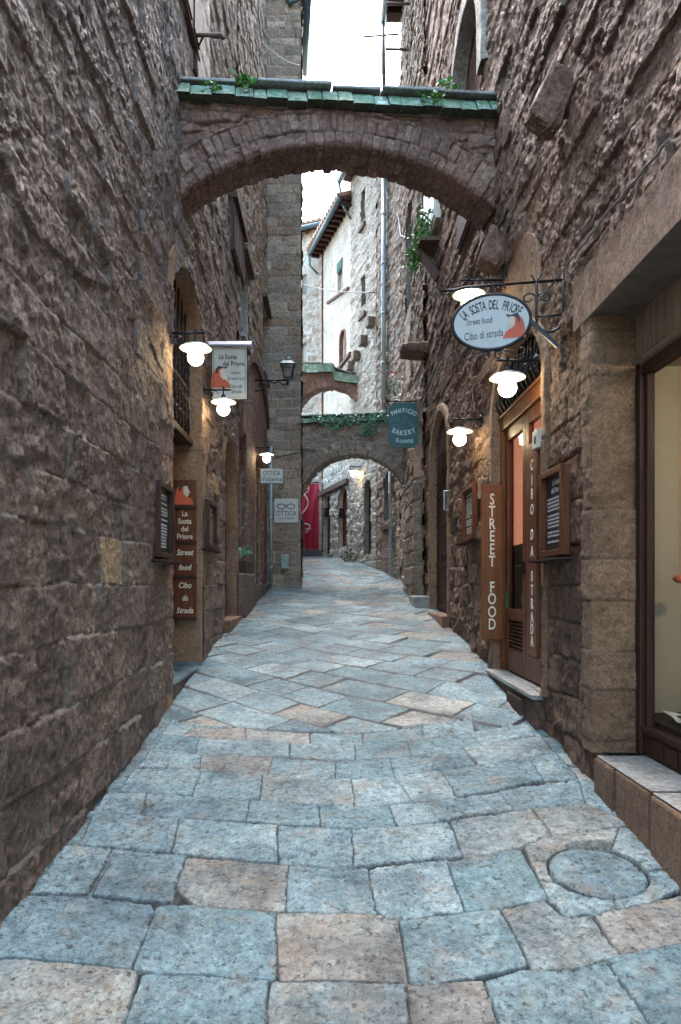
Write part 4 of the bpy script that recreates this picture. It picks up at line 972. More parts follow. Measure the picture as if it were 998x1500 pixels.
rf = q.build('roof', M_woodd, BB); q = MB(); q.tube([(.36, 21.28, 12.02), (-.66, 24.8, 12.02)], .075, 10); q.tube([(-.66, 24.75, 11.95), (-.64, 24.8, 11.6), (-.35, 24.8, 11.3)], .04, 8); q.build('gutter', M_piped, rf)
q = MB()
for i in range(16):
    t = i/15; a = (.3-t*1.05, 21.4+3.4*t, 12.19); q.tube([a, (a[0]+1.5, a[1]+.4, 12.75)], .1, 6)
q.build('roof_tiles', M_tile, rf)
body(BB, [(1.1, 21.7), (.2, 25.1), (3, 26), (3, 22)], 0, 12)

BD = thing('plastered_house', 'pale plastered house at the far end with tiled roof behind the tower', 'building', (-1.5, 26, 1))
od = [opx(B1w, 450, 443, 432, 402), opx(B1w, 451, 442, 530, 514, 502)]
facade(B1w, 'wall', .8, 13.2, od, (lambda a, b: lambda U, V: tuple(np.where((V > 11.1), b(U, V)[i], a(U, V)[i]) for i in range(3)))(Rubble(97, .3, .2, depth=.025, rough=.02, jw=.03), Plaster(98, .01, .95)), M_pale, BD, du=.04, dv=.03)
for o in od: window(B1w, o, BD, .1, M_white, M_glassd); surround('opening_surround', B1w, o, .1/B1w.L, .12, M_pale, BD, Plaster(4, .004, .92), .02, .05)
q = MB(); q.prism([(.12, 24.8), (-3.2, 26.2), (-3, 30), (1, 29)], 13.2, 13.3)
for i in range(9): t = i/8; q.bar((-.1-t*2.78, 24.85+1.4*t, 13.15), (.0-t*2.78, 25.5+1.4*t, 13.15), .1, .1)
rf = q.build('roof', M_woodd, BD); q = MB()
for i in range(17): x = .08-i*.2; y = 24.85-(x-.08)*.42; q.tube([(x, y, 13.38), (x+.4, y+1.8, 13.9)], .1, 6)
q.build('roof_tiles', M_tile, rf)
q = MB(); q.tube([(.12, 24.75, 13.18), (-3.2, 26.15, 13.18)], .08, 10); q.build('gutter', M_piped, rf)
body(BD, [(-.1, 25.5), (-2.9, 26.9), (-3, 30), (1, 30), (1, 26)], 0, 13.2)

# ---- arches across the lane
def arch(A, B, zs, rise, thick, ztop, ring, label, tilt=0, brick=None, fine=.014, cop=True, mat=None, mossmat=None, steps_=None, capw=.24):
    dx, dy = B[0]-A[0], B[1]-A[1]; L = math.hypot(dx, dy); w = Wall(A[0], A[1], dx/L, dy/L, +1)
    t = thing('stone_arch', label, 'arch', (A[0]+dx/2, A[1]+dy/2, zs))
    hw = L/2; Rr = (hw*hw+rise*rise)/(2*rise); zc = zs+rise-Rr
    arc = lambda U: zc+np.sqrt(np.maximum(Rr*Rr-(U-hw)**2, 0))+tilt*(U-hw)
    spl = Rubble(101, .26, .1, depth=.022, off=.018, rough=.014, jw=.01, wl=.07)
    zt = (lambda U: ztop+tilt*(U-hw)) if steps_ is None else (lambda U: np.interp(U/L, [s[0] for s in steps_], [s[1] for s in steps_]))
    us = cuts(-.12, L+.12, fine*1.4); vs = cuts(zs-.25, ztop+abs(tilt)*hw+.05, fine)
    ex = lambda U, V: (V > arc(U)+.02) & (V < zt(U))
    mesh_grids('spandrel', [w.grid(us, vs, spl, extra=ex)], mat or M_archm, t)
    wb_ = Wall(A[0]-w.n[0]*thick, A[1]-w.n[1]*thick, dx/L, dy/L, -1)
    mesh_grids('rear_face', [wb_.grid(cuts(-.12, L+.12, .05), vs[::2], spl, extra=ex)], mat or M_archm, t)
    am = math.asin(hw/Rr); n = int(2*am*Rr/(fine*.9))
    pts = []
    for i in range(n+1):
        a = -am+2*am*i/n; pts.append((hw+Rr*math.sin(a), zc+Rr*math.cos(a)+tilt*Rr*math.sin(a), math.sin(a), math.cos(a)))
    bl_ = Lay(103, -1, 9, v0=-1.2, v1=1.2, h=(ring*.38, ring*.62), l=(.06, .13), warp=.014, depth=.028, off=.018, rough=.010, edge=.014, jw=.010, sid=(0, .7), tilt=.05, wl=.05)
    surround('voussoir_ring', w, None, ring, thick, mat or M_archm, t, lambda U, V: bl_(U, V), .02, ppts=pts, dstep=fine)
    # mossy coping: leaning tile course, ridge slabs above
    R = random.Random(5); gr = []
    if cop:
        q = MB(); u = -.05; i = 0; cap = MB(); gsid = []
        while u < L+.02:
            ww = capw*R.uniform(.8, 1.45); nU, nV = 12, 12
            U, V = np.meshgrid(np.linspace(u+.004, min(u+ww, L+.08)-.004, nU), np.linspace(0, 1, nV), indexing='ij')
            z0 = zt(U)-.02; hgt = capw*1.0; jit = R.uniform(-.012, .012)
            edge = np.minimum(np.minimum(U-U[0, 0], U[-1, 0]-U), .02)/.02
            nn = .15-.11*V+jit+.006*fbm(U*20, V*6, i % 5, 3)+.008*np.sqrt(np.clip(edge, 0, 1))
            zz = z0+hgt*V+R.uniform(-.014, .012)
            P = np.stack([w.p[0]+w.d[0]*U+w.n[0]*nn, w.p[1]+w.d[1]*U+w.n[1]*nn, zz], -1)
            sd = R.random(); gr.append((P, 0*U+sd, 0*U, None))
            # thickness: underside lip
            V2 = np.linspace(0, 1, 4)
            Pu = np.stack([P[:, 0, :]*(1-v)+(P[:, 0, :]-np.array([w.n[0]*.16, w.n[1]*.16, 0]))*v for v in V2], 1)
            gr.append((Pu, np.zeros(Pu.shape[:2])+sd, np.ones(Pu.shape[:2])*.8, None))
            u += ww; i += 1
        mesh_grids('moss_tiles', gr, mossmat or M_moss, t)
        q = MB(); u = -.05
        while u < L:
            ww = R.uniform(.5, 1.0); e_ = min(u+ww, L+.05); za = float(zt(np.array(u)))+capw*.97; zb = float(zt(np.array(e_)))+capw*.97; j = R.uniform(-.01, .02)
            wprism(q, w, [(u, za+j), (u, za+.024+j), (e_-.01, zb+.024+j+.012), (e_-.01, zb+j)], .10+R.uniform(-.03, .03), -thick-.1)
            u += ww
        q.build('ridge_slabs', M_step, t, bevel=.008)
        q = MB()
        for k in range(20):
            a = L*k/20; b2 = L*(k+1)/20; za = float(zt(np.array(a))); wprism(q, w, [(a, za-.04), (a, za+capw*.9), (b2, float(zt(np.array(b2)))+capw*.9), (b2, float(zt(np.array(b2)))-.04)], .02, -thick)
        q.build('core', M_body, t)
    return t, w, L, arc, zt
A1 = arch((-1.53, 6.90), (1.80, 7.32), 3.98, .60, .45, 4.95, .37, 'near brick and rubble arch with mossy green tile coping spanning the lane', tilt=.035, fine=.0115, capw=.165)
A2 = arch((K(439)*16.9, 16.9), (1.90, 16.5), 2.25, .95, .45, 4.0, .36, 'middle stone arch draped with ivy between the tower and the right wall', fine=.02, capw=.14, cop=True, mat=M_mid)
A3 = arch((-.95, 21.3), (.95, 20.9), 5.5, .62, .4, 6.55, .3, 'far small arch with stepped green coping behind the ivy arch', fine=.03, steps_=[(0, 6.62), (.60, 6.55), (.62, 6.3), (1, 6.15)], capw=.30)
# ------------------------------------------------------------------ lamps
def make_lamp(Ln, sr=.15, gr=.075, drop=.235):
    t = thing('wall_lamp', '', 'lamp')
    q = MB(); q.lathe([(0, .03), (.035, .028), (.05, .015), (.055, 0), (0, 0)], 16, Matrix.Rotation(PI/2, 4, 'Y') @ Matrix.Rotation(0, 4, 'Z')); q.box(-.01, .012, -.028, .028, -.09, .075)
    q.build('wall_plate', M_iron, t, True, bevel=.003)
    a = MB(); a.tube([(0, 0, 0), (Ln+.07, 0, 0)], .0115, 8); a.lathe([(0, -.012), (.014, -.006), (.016, .006), (.009, .018), (.012, .03), (0, .042)], 12, Matrix.Translation((Ln, 0, .005)))
    a.lathe([(0, -.014), (.016, 0), (0, .014)], 10, Matrix.Translation((Ln+.08, 0, 0)))
    sp = []
    for i in range(30):
        k = i/29; an = -.5*PI+k*2.7*PI; r = .045*(1-k*.75); sp.append((.075+r*math.cos(an)*1.1, 0, -.06+r*math.sin(an)))
    a.tube([(.01, 0, -.085), (.04, 0, -.10)]+sp, .006, 6)
    a.tube([(.11, 0, -.05), (.15, 0, -.012), (.19, 0, -.028), (.185, 0, -.045), (.17, 0, -.04)], .005, 6)
    a.build('arm', M_iron, t, True)
    s_ = MB(); z0 = -drop+gr*1.0+.028
    s_.tube([(Ln, 0, 0), (Ln, 0, z0+.05)], .008, 8)
    s_.lathe([(.018, z0+.075), (.026, z0+.06), (.03, z0+.035), (.034, z0+.03)], 20, Matrix.Translation((Ln, 0, 0)))
    s_.build('stem', M_iron, t, True)
    h = MB(); R_ = [(.03, z0+.04), (.05, z0+.034), (sr*.55, z0+.018), (sr*.85, z0+.004), (sr, z0-.014), (sr+.003, z0-.018), (sr, z0-.02), (sr*.85, z0-.004), (sr*.55, z0+.010), (.05, z0+.026), (.0, z0+.03)]
    h.lathe(R_, 40, Matrix.Translation((Ln, 0, 0))); h.build('shade', M_white, t, True)
    g = MB(); g.lathe([(gr*math.sin(PI*i/16), -gr*math.cos(PI*i/16)) for i in range(17)], 28, Matrix.Translation((Ln, 0, -drop))); g.lathe([(.028, -drop+gr*.85), (.03, z0+.03)], 16, Matrix.Translation((Ln, 0, 0)), 0)
    g.build('globe', M_globe, t, True); return t
def put(t, loc, rz, label, group):
    t.location = loc; t.rotation_euler = (0, 0, rz); t['label'] = label; t['group'] = group
def copy_tree(t):
    c = t.copy(); col.objects.link(c)
    for ch in list(t.children):
        k = ch.copy(); col.objects.link(k); k.parent = c
        for g_ in ch.children:
            m = g_.copy(); col.objects.link(m); m.parent = k
    return c
GL = 'globe lamps on iron arms along the lane walls'
def onwall(w, u, z, n=0): return w.P(u, z, n)
l0 = make_lamp(.25)
put(l0, (-1.5, 6.47, 2.39), 0, 'lit globe lamp on the left wall at the corner of the deep arched doorway', GL)
cc = copy_tree(l0); put(cc, (-1.5, 8.2, 2.345), 0, 'lit globe lamp under the rectangular hanging sign on the left wall', GL)
cc = copy_tree(l0); put(cc, (-1.5, 14.0, 2.82), 0, 'small lit globe lamp above the optician hanging sign', GL)
cc = copy_tree(l0); put(cc, WRt.P(5.74, 1.89, .0), PI, 'large lit globe lamp below the oval sign, over the wooden shop door', GL)
cc = copy_tree(l0); put(cc, WRt.P(7.94, 1.93, .0), PI, 'lit globe lamp on the right wall between the arched door and the shop door', GL)
cc = copy_tree(l0); put(cc, C2.P(C2.U(530), 3.56, .0), PI, 'tiny lit globe lamp far off seen through the ivy arch', GL)
l1 = make_lamp(.357, .16, .075); put(l1, WRt.P(6.85, 3.06, 0), PI, 'lit globe lamp half hidden behind the oval sign', GL)

# old lantern on the left
lt = thing('street_lantern', 'unlit black four sided street lantern on a long iron bracket in front of the tower', 'lantern', (-1.5, 13.9, 4.17))
q = MB(); q.tube([(0, 0, 0), (.69, 0, .0)], .018, 8); q.tube([(0, 0, -.2), (.1, 0, -.22), (.22, 0, -.14), (.3, 0, -.02), (.42, 0, -.06), (.5, 0, -.02), (.6, 0, -.1), (.69, 0, -.06), (.69, 0, .03)], .016, 8)
q.tube([(.16+.07*math.cos(a)*(1-a/16), 0, -.1+.07*math.sin(a)*(1-a/16)) for a in [i*.5 for i in range(22)]], .010, 6); q.box(-.01, .02, -.04, .04, -.26, .06)
q.lathe([(0, -.12), (.02, -.1), (.03, -.06), (.02, 0), (.03, .03)], 10, Matrix.Translation((.69, 0, 0)))
q.build('bracket', M_iron, lt, True)
q = MB(); b0, b1, zt = .075, .125, .30
def ring4(h, z): return [(.69-h, -h, z), (.69+h, -h, z), (.69+h, h, z), (.69-h, h, z)]
for i in range(4):
    a, b2 = ring4(b0, .04)[i], ring4(b1, zt)[i]; q.tube([a, b2], .011, 6)
for z_, h_ in ((.04, b0), (zt, b1)): q.tube(ring4(h_, z_), .013, 6, closed=True)
body_ = q.build('lantern_frame', M_iron, lt, True)
q = MB(); v = ring4(b0-.004, .045)+ring4(b1-.004, zt-.005); q.add(v, [(0, 1, 5, 4), (1, 2, 6, 5), (2, 3, 7, 6), (3, 0, 4, 7), (0, 1, 2, 3)]); q.build('glass', M_glassd, body_, True)
q = MB(); v = ring4(b1+.03, zt+.005)+ring4(.07, zt+.09); q.add(v, [(0, 1, 5, 4), (1, 2, 6, 5), (2, 3, 7, 6), (3, 0, 4, 7), (4, 5, 6, 7), (0, 1, 2, 3)])
q.lathe([(.06, zt+.09), (.07, zt+.12), (.05, zt+.16), (.02, zt+.17), (.03, zt+.20), (.012, zt+.22), (0, zt+.26)], 12, Matrix.Translation((.69, 0, 0))); q.build('cap', M_piped, lt, True)

# ------------------------------------------------------------------ painted figure (plain hooded figure)
def hooded(mb, M, s, mi_red, mi_skin, mi_dark, flip=1, z=0):
    P = lambda pts: [(x*s*flip, y*s) for x, y in pts]
    mb.prism(P([(-.42, -.5), (.42, -.5), (.40, -.1), (.33, .2), (.15, .36), (-.08, .36), (.02, .1), (-.12, -.14), (-.3, -.24)]), z, z+.002, M, mi_red)
    mb.prism(P([(-.14, .30), (-.2, .12), (-.26, .04), (-.2, .0), (-.2, -.1), (-.10, -.16), (.03, -.02), (.05, .2), (0, .32)]), z+.0022, z+.0035, M, mi_skin)
    mb.prism(P([(-.3, .42), (-.12, .36), (.1, .42), (.22, .3), (.24, .05), (.14, .12), (.1, .28), (-.05, .31), (-.2, .30)]), z+.0036, z+.0046, M, mi_dark)

# ------------------------------------------------------------------ oval sign on scrolled bracket
PL, PR_ = Vector((.882, 5.25, 0)), Vector((1.756, 5.09, 0)); xd = (PR_-PL).normalized(); up = Vector((0, 0, 1)); nz = xd.cross(up)
Mo = frame((PL.x, PL.y, 0), xd, up, nz)
px2 = lambda px, py: ((px-648)/177*.8885, (857-py)/1000*5.17)
ov = thing('shop_sign', 'white oval sign with a red hooded head on a scrolled iron bracket', 'sign', (1.75, 5.09, 2.27))
q = MB()
q.tube([(-.0, 2.262, 0), (.10, 2.262, 0), (.16, 2.275, 0), (.8885, 2.275, 0)], .0105, 8, Mo)
x1 = px2(825, 0)[0]; x0 = px2(787, 0)[0]; xc = (x0+x1)/2; r = (x1-x0)/2
q.tube([(x1, 2.37, 0), (x1, 1.99, 0)]+[(xc+r*math.cos(a), 1.99+r*math.sin(a), 0) for a in [-PI*i/14 for i in range(1, 14)]]+[(x0, 1.99, 0), (x0, 2.30, 0)], .0105, 8, Mo)
q.tube([(x0, 2.015, 0), (x1, 2.015, 0)], .008, 6, Mo)
for sgn in (-1, 1):
    q.tube([(x0, 2.08, 0)]+[(x0+sgn*(.058+.052*math.cos(a)*(1-i/52)), 2.155+.045*math.sin(a)*(1-i/52), 0) for i, a in [(i, PI-i*.19) for i in range(34)]][0:34], .0065, 6, Mo)
    q.tube([(x0, 2.275, 0), (x0+sgn*.02, 2.30, 0), (x0+sgn*.04, 2.325, 0), (x0+sgn*.028, 2.335, 0)], .006, 6, Mo)
q.bar(Mo @ Vector((px2(778, 0)[0], 1.985, 0)), Mo @ Vector((px2(808, 0)[0]+.05, 1.78, 0)), .028, .028)
for dxx in (-.02,): q.tube([(x1, 2.275, 0), (x1+.03, 2.275, 0)], .012, 6, Mo); q.tube([(x1, 2.0, 0), (x1+.03, 2.0, 0)], .012, 6, Mo)
q.build('bracket', M_iron, ov)
cx, cz = px2(721, 471); a_, b_ = .288, .208
Mt = Mo @ Matrix.Translation((cx, cz, 0)) @ Matrix.Rotation(math.radians(1.5), 4, 'Z')
q = MB(); q.tube([(a_*math.cos(t), b_*math.sin(t), 0) for t in [2*PI*i/64 for i in range(64)]], .014, 8, Mt, closed=True)
for xx in (-.16, .02): q.tube([(xx, math.sqrt(max(0, 1-(xx/a_)**2))*b_, 0), (xx, .285, 0)], .005, 5, Mt)
fr_ = q.build('oval_frame', M_iron, ov)
q = MB(); q.prism([(a_*math.cos(t), b_*math.sin(t)) for t in [2*PI*i/64 for i in range(64)]], -.008, .008, Mt); q.build('board', M_sign, ov)
q = MB()
arctext(q, 'LA SOSTA DEL PRIORE', .10, Mt @ Matrix.Translation((0, -.02, .0085)), .36, 0, -.215, .069, sx=.46, bold=.0016)
text(q, 'Street food', .068, Mt @ Matrix.Translation((-.09, .012, .0085)) @ Matrix.Rotation(.03, 4, 'Z'), sx=.62, shear=.1)
text(q, 'Cibo di strada', .082, Mt @ Matrix.Translation((-.06, -.095, .0085)) @ Matrix.Rotation(.04, 4, 'Z'), sx=.62, shear=.1)
q.build('lettering', M_ink, ov)
q = MB(); hooded(q, Mt @ Matrix.Translation((.165, -.035, .0085)), .20, 0, 1, 2); q.build('painted_head', [M_red, M_skin, M_ink], ov)
q = MB()
def scroll(q, M, x, y, r, sx, turns=1.4, rad=.006):
    q.tube([(x+sx*r*math.cos(a)*(1-a/(turns*2*PI)*.75), y+r*math.sin(a)*(1-a/(turns*2*PI)*.75), 0) for a in [turns*2*PI*i/26 for i in range(27)]], rad, 6, M)
for sgn in (-1, 1):
    q.tube([(sgn*.02, -.225, 0), (sgn*.06, -.215, 0), (sgn*.13, -.235, 0), (sgn*.19, -.27, 0), (sgn*.235, -.26, 0), (sgn*.245, -.225, 0), (sgn*.215, -.205, 0), (sgn*.19, -.22, 0)], .0065, 6, Mt)
    scroll(q, Mt, sgn*.045, -.255, .035, sgn)
q.build('scrollwork', M_iron, ov)

# ------------------------------------------------------------------ rectangular hanging sign (left)
hs = thing('hanging_sign', 'rectangular cream sign with red hooded figure under a small metal roof, left wall', 'sign', (-1.5, 8.57, 2.98))
f_ = lambda px, py: (K(px)*8.55, (857-py)/1000*8.55)
Mh = frame((0, 8.55, 0), (1, 0, 0), (0, 0, 1), (0, -1, 0))
x0, z1 = f_(311, 508); x1, z0 = f_(362, 585)
q = MB(); q.box(x0, x1, z0, z1, -.012, .012, Mh); q.build('board', M_signc, hs, bevel=.004)
q = MB(); rpts = [(x0+.02, z0+.02), (x1-.02, z0+.02), (x1-.02, z1-.04), ((x0+x1)/2, z1-.015), (x0+.02, z1-.04)]
q.tube([(x, y, .013) for x, y in rpts], .003, 5, Mh, closed=True); q.tube([(x0, z0, 0), (x1, z0, 0), (x1, z1, 0), (x0, z1, 0)], .012, 6, Mh, closed=True)
q.tube([(-1.5, z1+.05, 0), (x1+.05, z1+.05, 0)], .012, 6, Mh); q.tube([(-1.5, z0-.03, 0), (x1+.04, z0-.03, 0), (x1+.06, z0-.05, 0)], .010, 6, Mh)
q.build('frame', M_iron, hs)
q = MB(); xa, za = f_(303, 509); xb, zb = f_(369, 501); q.prism([(8.47, za), (8.47, za+.015), (8.55, zb+.01), (8.63, za+.015), (8.63, za)], xa, xb, frame((0, 0, 0), (0, 1, 0), (0, 0, 1), (1, 0, 0))); q.build('metal_roof', plain('lavender_grey_metal', (.32, .33, .42), .4), hs)
xm = (x0+x1)/2; hgt = z1-z0
q = MB(); L_ = lambda s, fx, fy, sz, **k: text(q, s, sz, Mh @ Matrix.Translation((x0+(x1-x0)*fx, z0+hgt*fy, .0125)), **k)
L_('La Sosta', .45, .80, .085, sx=.8, bold=.0015); L_('del Priore', .62, .67, .085, sx=.8, bold=.0015)
L_('Italian', .68, .50, .062, sx=.8, shear=.2); L_('StreetFood', .68, .39, .062, sx=.75, shear=.2); L_('Cibo da', .68, .24, .062, sx=.8, shear=.2); L_('Strada', .70, .14, .062, sx=.8, shear=.2)
q.build('lettering', M_ink, hs)
q = MB(); hooded(q, Mh @ Matrix.Translation((x0+.115, z0+.29, .0125)), .30, 0, 1, 2, -1); q.build('painted_figure', [M_red, M_skin, M_ink], hs)

# ------------------------------------------------------------------ bakery sign
bs = thing('bakery_sign', 'dark teal bakery sign with pale lettering hanging in front of the right wall', 'sign', (1.845, 13.2, 3.55))
f_ = lambda px, py: (K(px)*13.2, (857-py)/1000*13.2)
Mb = frame((0, 13.2, 0), (1, 0, 0), (0, 0, 1), (0, -1, 0))
x0, z0 = f_(569.5, 656); x1, z1 = f_(613, 590); w_, h_ = x1-x0, z1-z0; cx, cz = (x0+x1)/2, (z0+z1)/2
o_ = []; c = .085
for sx_, sy_ in ((1, -1), (1, 1), (-1, 1), (-1, -1)):
    X_, Y_ = cx+sx_*w_/2, cz+sy_*h_/2
    a = [(X_-sx_*c*math.cos(t), Y_-sy_*c*math.sin(t)) for t in [PI/2*i/5 for i in range(6)]]
    a = [(X_-sx_*c+sx_*0, Y_), ] if False else a
    o_ += (a[::-1] if (sx_*sy_ > 0) else a)[::-1] if False else ([(X_, Y_-sy_*c), (X_-sx_*c*.55, Y_-sy_*c*.62), (X_-sx_*c*.9, Y_)] if sx_*sy_ > 0 else [(X_-sx_*c*.9, Y_), (X_-sx_*c*.55, Y_-sy_*c*.62), (X_, Y_-sy_*c)])
q = MB(); q.prism(o_, -.015, .015, Mb); q.build('board', M_teal, bs)
q = MB(); q.tube([(1.845, z1+.03, 0), (x0-.06, z1+.03, 0)], .012, 6, Mb); scroll(q, Mb, x0-.06, z1-.01, .05, -1, 1.3, .008); q.tube([(cx-.15, z1, 0), (cx-.15, z1+.03, 0)], .006, 5, Mb); q.tube([(cx+.15, z1, 0), (cx+.15, z1+.03, 0)], .006, 5, Mb); q.tube([(1.84, z1+.03, .0), (1.84, z1-.25, 0)], .012, 6, Mb); q.build('bracket', M_iron, bs)
q = MB()
arctext(q, 'PANIFICIO', .12, Mb @ Matrix.Translation((cx, cz, .016)), .42, 0, -.14, .135, sx=.8, bold=.004)
arctext(q, 'BAKERY', .13, Mb @ Matrix.Translation((cx, cz, .016)), .42, 0, .265, .19, top=False, sx=.85, bold=.004)
text(q, 'Rosetti', .13, Mb @ Matrix.Translation((cx+.02, cz-.30, .016)), sx=.9, bold=.001)
q.build('lettering', M_bluegrey, bs)
q = MB()      # small line drawing: oven arch, baker, jug
def line(pts): q.tube([(cx+x, cz+y, .018) for x, y in pts], .0035, 4, Mb)
line([(-.17+.09*math.cos(a), .06+.10*math.sin(a)) for a in [PI*i/12 for i in range(13)]]); line([(-.17+.05*math.cos(a), .06+.06*math.sin(a)) for a in [PI*i/8 for i in range(9)]]); line([(-.28, .06), (-.06, .06)])
line([(.03+.03*math.cos(a), .15+.03*math.sin(a)) for a in [2*PI*i/10 for i in range(11)]]); line([(.03, .12), (-.02, .05), (.0, -.08), (.08, -.08), (.10, .05), (.03, .12)]); line([(-.02, .08), (-.1, .05)]); line([(.1, .07), (.13, 0)])
line([(-.2, -.08), (-.2, .0), (-.1, .0), (-.1, -.08), (-.2, -.08)]); line([(.15, -.08), (.14, -.01), (.17, .03), (.20, -.01), (.19, -.08), (.15, -.08)])
q.build('line_drawing', plain('faded_teal_line', (.16, .30, .31), .6), bs)

# ------------------------------------------------------------------ optician signs
og = thing('optician_sign', 'small white optician sign hanging on an iron bracket below the far left lamp', 'sign', (-1.5, 14.0, 2.4))
Mg = frame((0, 14.0, 0), (1, 0, 0), (0, 0, 1), (0, -1, 0)); g_ = lambda px, py: (K(px)*14, (857-py)*.014)
x0, z0 = g_(382, 708); x1, z1 = g_(414.5, 687)
q = MB(); q.box(x0, x1, z0, z1, -.02, .02, Mg); q.build('board', M_sign, og)
q = MB(); q.tube([(x0, z0, 0), (x1, z0, 0), (x1, z1, 0), (x0, z1, 0)], .012, 6, Mg, closed=True); q.tube([(-1.5, z1, 0), (x0, z1, 0)], .01, 6, Mg); q.tube([(-1.5, z0, 0), (x0, z0, 0)], .01, 6, Mg); scroll(q, Mg, x1-.04, z0-.08, .05, 1, 1.3, .008); q.build('frame', M_iron, og)
q = MB(); text(q, 'OTTICA', .13, Mg @ Matrix.Translation(((x0+x1)/2, z1-.09, .021)), sx=.75); text(q, 'Volterra', .13, Mg @ Matrix.Translation(((x0+x1)/2, z0+.08, .021)), sx=.95); q.build('lettering', M_ink, og)
oq = thing('optician_sign', 'square white optician sign with black spectacles fixed to the tower', 'sign', (K(420)*ZT, ZT, 1.8))
Mq = frame((0, ZT-.05, 0), (1, 0, 0), (0, 0, 1), (0, -1, 0)); g_ = lambda px, py: (K(px)*ZT, (857-py)/1000*ZT)
x0, z0 = g_(402.5, 766); x1, z1 = g_(437, 731); xm = (x0+x1)/2
q = MB(); q.box(x0, x1, z0, z1, -.03, .03, Mq); q.build('board', M_sign, oq, bevel=.004)
q = MB(); text(q, 'OTTICA', .17, Mq @ Matrix.Translation((xm, z0+.22, .031)), sx=.80); text(q, 'VOLTERRA', .075, Mq @ Matrix.Translation((xm, z0+.1, .031)), sx=1.1); q.build('lettering', M_ink, oq)
q = MB()
for s_ in (-1, 1):
    q.tube([(xm+s_*.115+.088*math.cos(a)*(1 if math.sin(a) < 0 else 1.12), z1-.19+.062*math.sin(a), .034) for a in [2*PI*i/20 for i in range(20)]], .0095, 5, Mq, closed=True)
q.tube([(xm-.03, z1-.17, .034), (xm+.03, z1-.17, .034)], .009, 5, Mq)
q.build('spectacles', M_ink, oq)
jb_ = thing('junction_box', 'grey green utility box on the foot of the tower', 'box', (K(417)*ZT, ZT, .6)); q = MB(); a = g_(412, 833); b2 = g_(423.5, 812); q.box(a[0], b2[0], a[1], b2[1], -.0, .1, Mq); q.box(a[0]+.02, b2[0]-.02, a[1]+.03, b2[1]-.03, .1, .11, Mq); q.build('cabinet', M_box, jb_, bevel=.006)
q = MB(); q.tube([(K(397.5)*ZT, ZT-.08, -.05), (K(397.5)*ZT, ZT-.08, (857-655)*.01667)], .04, 10)
for z in (.4, 1.6, 2.8): q.tube([(K(397.5)*ZT, ZT-.08, z), (K(397.5)*ZT, ZT-.08, z+.05)], .052, 10)
tag(q.build('drainpipe', M_pipe), 'blue grey drainpipe in the corner between brick shopfront and tower', 'pipe')
q = MB(); q.tube([(K(397)*ZT, ZT-.04, 3.2), (K(405)*ZT, ZT-.05, 3.13), (K(420)*ZT, ZT-.05, 3.16), (K(441)*ZT, ZT-.04, 3.25)], .02, 6); tag(q.build('wall_cable', M_cable), 'cable running across the tower above the optician signs', 'cable')

# ------------------------------------------------------------------ wooden board stack in the doorway
YB = u_e-.07; Mw = frame((0, YB, 0), (1, 0, 0), (0, 0, 1), (0, -1, 0)); k_ = YB/1000
ws = thing('menu_board_stack', 'four stacked brown wooden boards with carved shop lettering on the doorway jamb', 'sign', (-1.7, YB, -.3))
rows_ = [(703, 742, []), (746, 793, ['La', 'Sosta', 'del', 'Priore']), (797, 843, ['Street', 'food']), (847, 905, ['Cibo', 'da', 'Strada'])]
xa, xb = (253.5-480)*k_, (287.5-480)*k_; bv = []
for a, b2, tx in rows_:
    q = MB(); z1, z0 = (857-a)*k_, (857-b2)*k_; q.box(xa, xb, z0, z1, -.02, .012, Mw); pb_ = q.build('wood_panel', M_wood, ws, bevel=.003)
    q = MB(); q.box(xa-.01, xb+.005, z0-.028, z0-.003, -.02, .03, Mw); q.build('ledge', M_woodd, pb_)
    if tx:
        q = MB(); n = len(tx); hh = (z1-z0)
        for i, s_ in enumerate(tx): text(q, s_, min(.095, hh/n*.95), Mw @ Matrix.Translation(((xa+xb)/2+.005, z1-hh*(i+.55)/n*.95-.005, .013)), sx=.82, bold=.0012, shear=.25 if n < 4 else 0)
        q.build('lettering', M_paint, pb_)
    else:
        q = MB(); hooded(q, Mw @ Matrix.Translation(((xa+xb)/2, (z0+z1)/2, .0125)), .27, 0, 1, 2, -1); q.build('painted_figure', [M_red, M_skin, M_ink], pb_)

